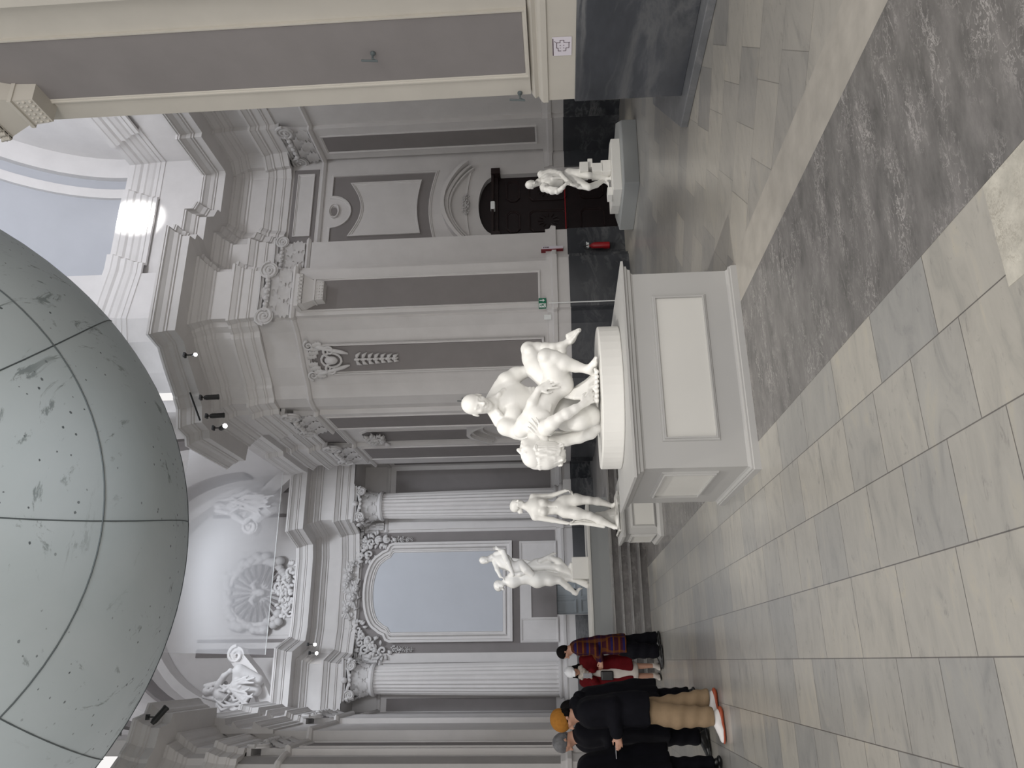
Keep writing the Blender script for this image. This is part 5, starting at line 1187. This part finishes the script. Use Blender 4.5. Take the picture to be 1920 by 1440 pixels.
# ------------------------------------------------------------------ stucco figures seated on the pediment
def saint(label, pts, Y, s, seed):
    r = random.Random(seed); G = Sculpt(.022); hd0 = J(*pts['head'], Y-.1); nk = J(*pts['neck'], Y)
    head(G, hd0, pts['face'], (0, 0, 1), .15*s, nk, .45, ears=False); wst = J(*pts['waist'], Y); hip = J(*pts['hip'], Y); kn = J(*pts['knee'], Y-.35); ft = J(*pts['foot'], Y-.3)
    G.chain([nk, lerp(nk, wst, .35), wst, hip], [.07*s, .17*s, .15*s, .22*s], .05); G.chain([hip, kn, ft], [.20*s, .14*s, .12*s], .04)
    kn2 = kn+np.array([.28*s, .1, .02]); G.chain([hip, kn2, ft+np.array([.2*s, .1, 0])], [.20*s, .14*s, .12*s], .04)
    for a in ('arm1', 'arm2'):
        p = [J(*q, Y-.12-.12*i) for i, q in enumerate(pts[a])]; G.chain([nk*.75+wst*.25]+p, [.08*s, .085*s, .065*s, .045*s], .03); G.ell(p[-1], (.06*s, .05*s, .06*s), None, .02)
    # veil round the head and cloth folds
    for q in (-1, 1): G.chain([hd0+np.array([q*.11*s, .06, .12*s]), hd0+np.array([q*.15*s, .04, -.1*s]), nk+np.array([q*.2*s, 0, -.15*s])], [.045*s, .05*s, .05*s], .02)
    for k in range(26):
        u = r.random(); a = lerp(nk, hip, u)+np.array([r.uniform(-.22, .22), -.15, 0])*s; w = lerp(wst, ft, min(1, u*.6+.4*r.random()+.2))+np.array([r.uniform(-.32, .32), -.28, -.05])*s
        m = (a+w)/2+np.array([r.uniform(-.12, .12), -.06, r.uniform(-.08, .08)])*s; G.chain([a, m, w], [.018*s, .032*s, .02*s], .015)
    return setp(G.build('stucco_figure', M['ornament'], None), label, 'sculpture')
saint('veiled stucco saint seated on the right half of the scroll pediment', dict(head=(413, 948), neck=(432, 950), waist=(462, 945), hip=(484, 938), knee=(484, 968), foot=(516, 950), face=(-.5, -1, -.2), arm1=[(440, 968), (458, 980), (475, 966)], arm2=[(440, 932), (465, 922), (484, 928)]), 23.3, 1.35, 1)
saint('bright stucco saint with outstretched arm seated on the left half of the scroll pediment', dict(head=(392, 1296), neck=(408, 1300), waist=(430, 1304), hip=(450, 1308), knee=(445, 1285), foot=(480, 1295), face=(.6, -.9, .1), arm1=[(412, 1322), (410, 1340), (414, 1352)], arm2=[(410, 1284), (420, 1268), (432, 1258)]), 23.3, 1.35, 2)

# ------------------------------------------------------------------ hanging balloon
bc = Vector((0, 0, EYE))+gd*15; BR = 15*math.sin(math.radians(21.55))
bl = empty('hanging_globe', bc, 'huge pale blue-grey inflated globe with dark seams hanging over the crossing', 'globe')
mb = MB(); mb.ball(bc, BR, 96, 64); mb.build('skin', M['globe'], bl, smooth=True)
axis = (-gd+Vector((.10, 0, .12))).normalized(); ua = axis.cross(Vector((1, 0, 0))).normalized(); va = axis.cross(ua)
mb = MB()
for th in (38, 72, 100):
    t = math.radians(th); mb.tube([bc+(axis*math.cos(t)+(ua*math.cos(a)+va*math.sin(a))*math.sin(t))*(BR+.002) for a in [2*PI*k/96 for k in range(97)]], .011, 5)
for k in range(9):
    a = 2*PI*k/9+.25; mb.tube([bc+(axis*math.cos(t)+(ua*math.cos(a+.25*math.sin(t))+va*math.sin(a+.25*math.sin(t)))*math.sin(t))*(BR+.002) for t in [math.radians(8+4*i) for i in range(30)]], .009, 5)
mb.build('seams', M['seam'], bl)
mb = MB(); mb.tube([bc+Vector((0, 0, BR)), bc+Vector((0, 0, BR+6))], .02, 6); mb.build('rope', M['black'], bl)
# ------------------------------------------------------------------ visitors
def person(label, pos, top, yaw, P, hres=.013, group=None):
    """yaw: direction the person faces, degrees from +X. P: pose and clothing"""
    s = top/1.75; f = np.array([math.cos(math.radians(yaw)), math.sin(math.radians(yaw)), 0.]); r = np.array([f[1], -f[0], 0.]); z = np.array([0, 0, 1.]); o = np.array([pos[0], pos[1], 0.])
    L = lambda a: o+(r*a[0]+f*a[1]+z*a[2])*s
    root = empty('person', pos+(0,) if len(pos) == 2 else pos, label, 'person', group); G = Sculpt(hres); lean = P.get('lean', 0)
    def up_(a): return (a[0], a[1]+lean*max(0, a[2]-.95), a[2])
    hd = L(up_(P.get('head', (0, .05, 1.615)))); face = r*P.get('turn', 0)+f-z*P.get('down', .3)
    head(G, hd, face, z+f*P.get('down', .3), .122*s, L(up_((0, 0, 1.46))), .46)
    G.cone(L(up_((0, 0, 1.46))), L(up_((0, 0, 1.30))), .06*s, .09*s, .05); G.cone(L(up_((0, 0, 1.30))), L((0, 0, .98)), .09*s, .09*s, .05)
    legs = []
    for q, side in ((-1, 'l'), (1, 'r')):
        ft = P.get('foot_'+side, (q*.10, 0)); hp = (q*.09, 0, .92); kn = (q*.09*.5+ft[0]*.5, ft[1]*.55+.02, .49); an = (ft[0], ft[1]-.03, .09)
        G.chain([L(hp), L(kn), L(an)], [.085*s, .058*s, .038*s], .03); G.cone(L(an), L((ft[0], ft[1]+.12, .04)), .035*s, .03*s, .02); legs.append((hp, kn, an, ft))
        sh = up_((q*.19, 0, 1.40)); el, wr = P['arm_'+side]; el, wr = up_(el), up_(wr)
        G.cone(L(up_((0, 0, 1.42))), L(sh), .07*s, .055*s, .04); G.chain([L(sh), L(el), L(wr)], [.052*s, .042*s, .027*s], .03)
        hd_dir = P.get('hand_'+side, (0, .3, -1)); hand(G, L(wr), r*hd_dir[0]+f*hd_dir[1]+z*hd_dir[2], -r*q+f*.2, .175*s, P.get('curl', .6), q)
        P['_arm'+side] = (sh, el, wr)
    G.build('body', M[P.get('skin', 'skin')], root)
    # hair or hat
    R, Fd, U = basis(face, z+f*P.get('down', .3)); fr = [R, Fd, U]; hr = .122*s
    H_ = Sculpt(.010)
    H_.ell(hd+U*hr*.28-Fd*hr*.12, (hr*.76, hr*.86, hr*.80), fr, .02); H_.ell(hd-U*hr*.15-Fd*hr*.38, (hr*.66, hr*.5, hr*.62), fr, .03)
    H_.ell(hd+Fd*hr*1.0-U*hr*.35, (hr*.62, hr*.62, hr*.62), fr, .03, True)
    if P.get('long'):
        for q in (-1, 1): H_.chain([hd+R*q*hr*.6, hd+R*q*hr*.75-U*hr*.9, hd+R*q*hr*.6-U*hr*1.7], [hr*.3, hr*.32, hr*.2], .02)
    H_.ridge(folds(R, .003, 260)); H_.build('hair', M[P.get('hair', 'hair')], root)
    if P.get('hat'):
        Q = Sculpt(.010); kind, mt = P['hat']
        Q.ell(hd+U*hr*.42-Fd*hr*.14, (hr*.86, hr*.98, hr*.88), fr, .02)
        Q.ell(hd-U*hr*.75+Fd*hr*.2, (hr*1.2, hr*1.5, hr*.78), fr, .01, True)
        if kind == 'cap': Q.ell(hd+U*hr*.20+Fd*hr*.95, (hr*.55, hr*.5, hr*.07), fr, .02); Q.ell(hd+U*hr*1.32-Fd*hr*.1, (hr*.12, hr*.12, hr*.12), fr, .02)
        else: Q.ridge(folds(R, .002, 240))
        Q.build('hat', M[mt], root)
    # coat
    hem, cw, cd, flare = P['coat']; K = Sculpt(hres); c0 = .03
    K.cone(L(up_((0, -.01, 1.43))), L(up_((-.17, 0, 1.385))), .085*s, .085*s, .05); K.cone(L(up_((0, -.01, 1.43))), L(up_((.17, 0, 1.385))), .085*s, .085*s, .05)
    for q in (-1, 1):
        K.chain([L(up_((q*.10, 0, 1.34))), L((q*.09*cw, lean*.1, 1.05)), L((q*(.10*cw+.3*flare*.1), 0, (hem+1.05)/2)), L((q*(.10*cw+flare*.03), 0, hem-.02))], [.135*s*cd, .14*s*cd, (.135+flare*.015)*s*cd, (.14+flare*.02)*s*cd], .05)
    K.chain([L(up_((0, -.01, 1.38))), L(up_((0, 0, 1.30))), L((0, 0, 1.0)), L((0, 0, hem+.06))], [.10*s, .125*s, .13*s, (.15+flare*.04)*s], .05)
    K.box(L((0, 0, hem-.15)), (.6*s, .6*s, .15*s), .005, [r, f, z], .012, True)
    for side in 'lr':
        sh, el, wr = P['_arm'+side]; w2 = tuple(el[i]*.08+wr[i]*.92 for i in range(3)); k = P.get('sleeve', 1)
        K.chain([L(sh), L(el), L(w2)], [.085*s*k, .075*s*k, .055*s*k], .035)
    if P.get('hood'): K.chain([L(up_((-.12, .02, 1.47))), L(up_((0, -.10, 1.50))), L(up_((.12, .02, 1.47)))], [.05*s, .07*s, .05*s], .03)
    if P.get('open'):
        K.box(L((0, .26, (hem+1.30)/2)), (.035*s, .2*s, (1.40-hem)/2*s), .01, [r, f, z], .01, True)
    K.ridge(folds(r+f*.4, .006, 34)); K.build('coat', M[P['coatmat']], root)
    if P.get('under'):
        h2, mt = P['under']; K = Sculpt(hres); K.chain([L(up_((0, .03, 1.38))), L((0, .035, 1.05)), L((0, .03, .8)), L((0, .02, h2+.09))], [.11*s, .135*s, .155*s, .165*s], .03); K.box(L((0, 0, h2-.15)), (.6, .6, .15*s), .005, [r, f, z], .01, True); K.build('dress', M[mt], root)
    if P.get('trousers'):
        mt, wid, low = P['trousers']; K = Sculpt(hres)
        for hp, kn, an, ft in legs: K.chain([L((hp[0], 0, .88)), L(kn), L((an[0], an[1]+.01, low))], [.098*s*min(wid, 1.15), .095*s*wid, .078*s*wid], .03)
        K.box(L((0, 0, low-.17)), (.8, .8, .14*s), .01, [r, f, z], .01, True); K.ridge(folds((.2, .1, 1), .006, 40)); K.build('trousers', M[mt], root)
    for hp, kn, an, ft in legs:
        K = Sculpt(.008); mt = P['shoe']; big = P.get('big', 1); a = (ft[0], ft[1])
        K.ell(L((a[0], a[1]-.03, .05)), (.042*s*big, .06*s*big, .05*s), [r, f, z], .03); K.cone(L((a[0], a[1]-.02, .10)), L((a[0], a[1]+.10, .045)), .042*s*big, .045*s*big, .04); K.ell(L((a[0], a[1]+.13, .038)), (.046*s*big, .09*s*big, .036*s), [r, f, z], .03)
        if P.get('sock'): K.cone(L((a[0], a[1]-.035, .09)), L((a[0], a[1]-.03, .22)), .045*s, .045*s, .02)
        K.box(L((a[0], a[1]+.03, -.02)), (.3, .4, .03*s), .001, [r, f, z], .003, True); sh = K.build('shoe', M[mt], root)
        K = Sculpt(.008); K.ell(L((a[0], a[1]-.045, .03)), (.050*s*big, .075*s*big, .030*s), [r, f, z], .02); K.ell(L((a[0], a[1]+.10, .024)), (.052*s*big, .13*s*big, .022*s), [r, f, z], .02); K.box(L((a[0], a[1], -.03)), (.4, .5, .032*s), .001, [r, f, z], .002, True)
        so = K.build('sole', M[P.get('sole', 'blackleather')], sh)
    return root, L
Tp = at_y(1043, 1210, 13.82).z
rt, L = person('person in a long plaid coat and wide black trousers facing left beside the chancel steps', (.26, 13.75), Tp, 180,
    dict(arm_l=((-.24, .05, 1.12), (-.10, .24, 1.02)), arm_r=((.24, .05, 1.12), (.10, .26, 1.02)), hand_l=(.2, 1, 0), hand_r=(-.2, 1, 0), down=.45, lean=.10, coat=(.60, 1.05, 1.0, .6), coatmat='plaid', trousers=('coat', 1.35, .10), shoe='blackleather', foot_l=(-.12, .14), foot_r=(.12, -.08), big=1.2))
Tr = at_y(1059, 1250, 14.2).z
rt2, L2 = person('person in an open red coat, cream dress, checked scarf and white cap holding a phone', (at_y(1100, 1258, 14.2).x, 14.2), Tr-.02, 255,
    dict(arm_l=((-.30, .02, 1.14), (-.06, .24, 1.28)), arm_r=((.30, .02, 1.14), (.08, .22, 1.26)), hand_l=(.5, .3, .8), hand_r=(-.5, .3, .8), down=.35, coat=(.52, 1.25, 1.08, 1.1), coatmat='redcoat', open=1, under=(.42, 'whitecloth'), shoe='whitecloth', sock=1, foot_l=(-.09, .04), foot_r=(.10, 0), hat=('cap', 'cap'), long=1, sleeve=1.25, big=.95))
K = Sculpt(.010); K.chain([L2((-.08, .09, 1.47)), L2((0, .13, 1.42)), L2((.08, .09, 1.47))], [.05, .06, .05], .03); K.chain([L2((0, .14, 1.42)), L2((.02, .18, 1.32))], [.06, .05], .03); K.ridge(folds((0, .3, 1), .006, 90)); sc = K.build('scarf', M['scarf'], rt2)
K = Sculpt(.010); K.box(L2((.03, .20, 1.0)), (.075, .03, .11), .02, None, .01); K.build('waist_bag', M['blackleather'], rt2)
mb = MB(); p = Vector(L2((0, .30, 1.36))); mb.box(p-Vector((.04, .006, .075)), p+Vector((.04, .006, .075))); setp(mb.build('phone', M['phone'], None, bevel=.004), 'phone held up in both hands by the person in the red coat', 'phone')
# near group on the left
Tm = at_y(1036, 1342, 8.93).z
rt3, L3 = person('person in an ochre beanie, black coat, beige trousers and white trainers, facing left', (-.50, 8.95), Tm, 188,
    dict(arm_l=((-.25, -.02, 1.13), (-.20, .24, 1.10)), arm_r=((.25, .0, 1.14), (.20, .20, 1.06)), hand_l=(-.1, 1, -.15), hand_r=(0, 1, 0), down=.5, lean=.06, coat=(.76, 1.25, 1.15, .5), coatmat='coat', trousers=('trouser', 1.2, .13), shoe='shoe', sole='shoeorange', foot_l=(-.12, .10), foot_r=(.10, -.10), hat=('beanie', 'beanie'), hood=1, sleeve=1.15, big=1.05, curl=.8), .012)
mb = MB(); q = Vector(L3((.17, .40, 1.10))); mb.box(q-Vector((.07, .035, .005)), q+Vector((.07, .035, .005))); setp(mb.build('phone', M['phone'], None, bevel=.003), 'phone in the hand of the person in the ochre beanie', 'phone')
Tg = at_y(1036, 1392, 9.9).z
person('grey-haired person in black with head bowed, behind the person in the ochre beanie', (at_y(1055, 1392, 9.95).x+.13, 9.95), Tg, 200,
    dict(arm_l=((-.25, .05, 1.13), (-.12, .28, 1.10)), arm_r=((.25, .05, 1.13), (.12, .28, 1.10)), hand_l=(0, 1, 0), hand_r=(0, 1, 0), down=.7, lean=.12, coat=(.45, 1.3, 1.2, .8), coatmat='coat', trousers=('coat', 1.1, .14), shoe='blackleather', hair='greyhair', foot_l=(-.10, .12), foot_r=(.1, -.05)))
Tb = at_y(1050, 1318, 10.4).z
person('black-haired person in a long black coat, mostly hidden behind the ochre beanie', (at_y(1050, 1314, 10.5).x, 10.5), Tb, 150,
    dict(arm_l=((-.26, 0, 1.13), (-.2, .15, 1.0)), arm_r=((.26, 0, 1.13), (.2, .15, 1.0)), down=.4, lean=.10, coat=(.50, 1.3, 1.15, .8), coatmat='coat', trousers=('coat', 1.1, .12), shoe='blackleather', hood=1))
person('person in a black coat at the picture edge, farthest from the chancel steps', (at_y(1045, 1449, 9.1).x, 9.1), Tg-.02, 150,
    dict(arm_l=((-.26, 0, 1.13), (-.2, .2, 1.05)), arm_r=((.26, 0, 1.13), (.2, .2, 1.05)), hand_l=(0, 1, 0), hand_r=(0, 1, 0), down=.5, lean=.12, coat=(.55, 1.35, 1.25, .9), coatmat='coat', trousers=('coat', 1.1, .12), shoe='blackleather'))

# ------------------------------------------------------------------ small fittings
def spotlight(label, p, d, lit=False, ln=.30, r=.055, rail=None):
    p, d = Vector(p), Vector(d).normalized(); e = empty('spotlight', p, label, 'spotlight')
    mb = MB(); n = 6; mb.tube([p+d*ln*k/n for k in range(n+1)], [r*.7, r, r, r, r, r, r*1.12], 14); mb.build('housing', M['black'], e, smooth=True, auto=40)
    mb = MB(); mb.tube([p+d*ln*.4+Vector((0, 0, .20)), p+d*ln*.4], .014, 6); mb.box(p+d*ln*.4+Vector((-.05, -.05, .18)), p+d*ln*.4+Vector((.05, .05, .22))); mb.build('bracket', M['black'], e)
    mb = MB(); mb.tube([p+d*(ln+.001), p+d*(ln+.012)], r*.95, 14); mb.build('lens', M['lamp' if lit else 'black'], e)
    return e
rl = MB(); rl.tube([(5.45, 14.75, 9.46), (5.02, 15.35, 9.46)], .02, 6); setp(rl.build('lighting_rail', M['black'], None), 'short black rail under the cornice of the right pier carrying two spotlights', 'rail')
spotlight('black spotlight nearer the picture centre on the rail under the right pier cornice', (5.40, 14.95, 9.24), (.15, .35, -.9)); spotlight('black spotlight at the chancel end of the rail under the right pier cornice', (5.10, 15.32, 9.24), (.15, .35, -.9))
spotlight('lit black spotlight at the chancel corner of the right pier cornice', (4.98, 15.9, 9.24), (.1, -.6, -.7), True, .22)
spotlight('small lit spotlight tucked under the cornice of the right pier, above the leaf drop', (6.15, 14.35, 9.30), (-.2, -.6, -.7), True, .12, .04)
spotlight('black spotlight on the cornice of the left pier', (-1.05, 15.3, 9.55), (.7, .2, -.5), False, .36, .06)
spotlight('lit spotlight under the altar cornice, upper of two', (.55, 23.75, 9.2), (-.1, -.8, -.4), True, .12, .05); spotlight('lit spotlight under the altar cornice, lower of two', (.30, 23.6, 9.08), (-.1, -.8, -.4), True, .12, .05)
# exit sign on the pier
ex = at_y(1017, 568, 14.52); es = empty('exit_sign', ex, 'green emergency exit sign with white arrow and running figure on the pier', 'sign')
mb = MB(); mb.box(ex+Vector((-.115, 0, -.08)), ex+Vector((.115, .05, .08))); mb.build('plate', M['green'], es)
mb = MB(); y_ = ex.y-.004
mb.slab([ex+Vector((.06+a, -.002, b)) for a, b in ((-.012, .06), (.012, .06), (.012, -.01), (.035, -.01), (0, -.055), (-.035, -.01), (-.012, -.01))], (0, -1, 0), .003); mb.build('arrow', M['signwhite'], es)
mb = MB(); mb.box(ex+Vector((-.105, -.004, -.07)), ex+Vector((-.01, -.001, .07))); mb.build('door_symbol', M['signwhite'], es)
mb = MB(); q = ex+Vector((-.055, -.006, 0))
mb.tube([q+Vector((.0, 0, .02)), q+Vector((.005, 0, -.015))], .011, 6); mb.ball(q+Vector((0, 0, .043)), .012, 8, 5)
for a, b in (((.0, .015), (.03, .0)), ((.0, .015), (-.03, .02)), ((.005, -.015), (.03, -.03)), ((.03, -.03), (.025, -.058)), ((.005, -.015), (-.02, -.035)), ((-.02, -.035), (-.04, -.04))): mb.tube([q+Vector((a[0], 0, a[1])), q+Vector((b[0], 0, b[1]))], .006, 5)
mb.build('running_figure', M['green'], es)
a_, b_ = at_y(1029, 570, 14.5), at_y(1152, 562, 14.5); mb = MB(); mb.tube([(a_.x, 14.45, a_.z), (a_.x, 14.45, .02)], .012, 6); mb.lathe([(0, .03), (.14, .03), (.14, .0), (0, 0)], (a_.x, 14.45, 0), 20); setp(mb.build('rod_stand', M['signwhite'], None), 'thin pale upright rod in front of the dark wainscot, under the exit sign', 'stand')
def plate(name, label, cat, x, y, Y, w, hh, mat='platform', th=.025):
    c = at_y(x, y, Y); mb = MB(); mb.box((c.x-w/2, Y-th, c.z-hh/2), (c.x+w/2, Y, c.z+hh/2)); return setp(mb.build(name, M[mat], None, bevel=.004), label, cat)
plate('switch_plate', 'small white switch plate low on the pier, left of the exit sign', 'switch', 1027, 595, 14.70, .11, .15, 'signwhite')
plate('vent_plate', 'small grey plate at head height on the white strip right of the broad pier pilaster', 'vent', 1018, 497, 15.19, .13, .13)
plate('vent_plate', 'small grey plate halfway up the white strip right of the broad pier pilaster', 'vent', 852, 505, 15.19, .12, .17)
# fire extinguisher and its sign beside the portal
fe = at_y(1128, 458, 15.0); fr_ = empty('fire_extinguisher', (fe.x, 15.0, .35), 'red fire extinguisher hanging on the dark wainscot left of the portal', 'fire extinguisher')
mb = MB(); mb.lathe([(0, 0), (.075, 0), (.08, .03), (.08, .34), (.06, .40), (.025, .43), (.025, .46), (0, .46)], (fe.x, 15.05, .36), 24); mb.build('cylinder', M['red'], fr_, smooth=True, auto=40)
mb = MB(); mb.box((fe.x-.05, 15.02, .82), (fe.x+.07, 15.06, .86)); mb.box((fe.x-.03, 15.03, .86), (fe.x+.10, 15.05, .88)); mb.build('handle', M['signwhite'], fr_)
mb = MB(); mb.tube([(fe.x, 15.0, .84), (fe.x-.06, 14.97, .95), (fe.x-.12, 14.97, .90), (fe.x-.12, 14.98, .70), (fe.x-.11, 15.0, .5)], .011, 6); mb.build('hose', M['black'], fr_, smooth=True)
sg_ = at_y(1035, 467, 15.1); sn = empty('fire_sign', sg_, 'narrow red and white fire equipment sign standing out from the wall above the extinguisher', 'sign')
mb = MB(); mb.box((sg_.x-.035, 15.05, sg_.z-.25), (sg_.x-.02, 15.2, sg_.z+.25)); mb.build('red_edge', M['redsign'], sn); mb = MB(); mb.box((sg_.x-.02, 15.05, sg_.z-.25), (sg_.x+.05, 15.07, sg_.z+.22)); mb.build('face', M['paper'], sn)
mb = MB()
for k in range(5): mb.box((sg_.x+.0, 15.045, sg_.z+.18-.028*k), (sg_.x+.035, 15.05, sg_.z+.196-.028*k))
mb.build('lettering', M['ink'], sn)
# plan of the church on the near pier
a0_, a1_ = at_x(1036, 105, 6.185), at_x(1072, 68, 6.185); zt_, zb2 = a0_.z, a1_.z; ya_, yb_ = a0_.y, a1_.y; X_ = 6.185
ps = empty('floor_plan_sheet', (X_, (ya_+yb_)/2, (zt_+zb2)/2), 'small white sheet with a plan of the church stuck on the nearest pier', 'sign')
mb = MB(); mb.box((X_-.002, yb_, zb2), (X_, ya_, zt_)); mb.build('sheet', M['paper'], ps)
def line(mb, a, b, w=.006):
    W_, H_2 = ya_-yb_, zt_-zb2; p = lambda q: Vector((X_-.003, ya_-q[0]*W_, zt_-q[1]*H_2)); A_, B_ = p(a), p(b); mb.tube([A_, B_], w/2, 4)
mb = MB()
for a, b in (((.30, .30), (.46, .30)), ((.54, .30), (.70, .30)), ((.30, .30), (.30, .45)), ((.22, .45), (.30, .45)), ((.22, .45), (.22, .72)), ((.22, .72), (.1, .80)), ((.70, .30), (.70, .45)), ((.70, .45), (.86, .45)), ((.86, .45), (.86, .72)), ((.86, .72), (.92, .72)), ((.22, .72), (.40, .72)), ((.60, .72), (.86, .72)), ((.40, .72), (.40, .84)), ((.60, .72), (.60, .84)), ((.40, .84), (.60, .84)), ((.38, .45), (.44, .45)), ((.56, .45), (.62, .45)), ((.38, .58), (.44, .58)), ((.56, .58), (.62, .58))): line(mb, (b[1], 1-b[0]) and (a[1]*1.05-.05, a[0]), (b[1]*1.05-.05, b[0]), .007)
mb.build('plan_drawing', M['ink'], ps)
mb = MB(); mb.box((X_-.0035, yb_+.02, zt_-.012), (X_-.002, ya_-.005, zt_-.002)); mb.build('title_bar', M['ink'], ps)
def hook(label, p, n):
    p, n = Vector(p), Vector(n); mb = MB(); mb.tube([p, p+n*.08, p+n*.12+Vector((0, 0, -.06)), p+n*.10+Vector((0, 0, .12))], .012, 6); mb.ball(p+n*.01, .03, 8, 5); setp(mb.build('wall_hook', M['seam'], None), label, 'hook')
hook('iron hook high on the grey panel of the nearest right pier', (6.232, 6.38, 3.53), (-1, 0, 0)); hook('iron hook at the foot of the nearest right pier, close to its corner', (6.24, 7.12, 1.97), (-1, 0, 0))
hook('iron hook on the right pier, level with the bald sculpted head', tuple(at_y(868, 748, 16.35)), (-.7, -.7, 0))
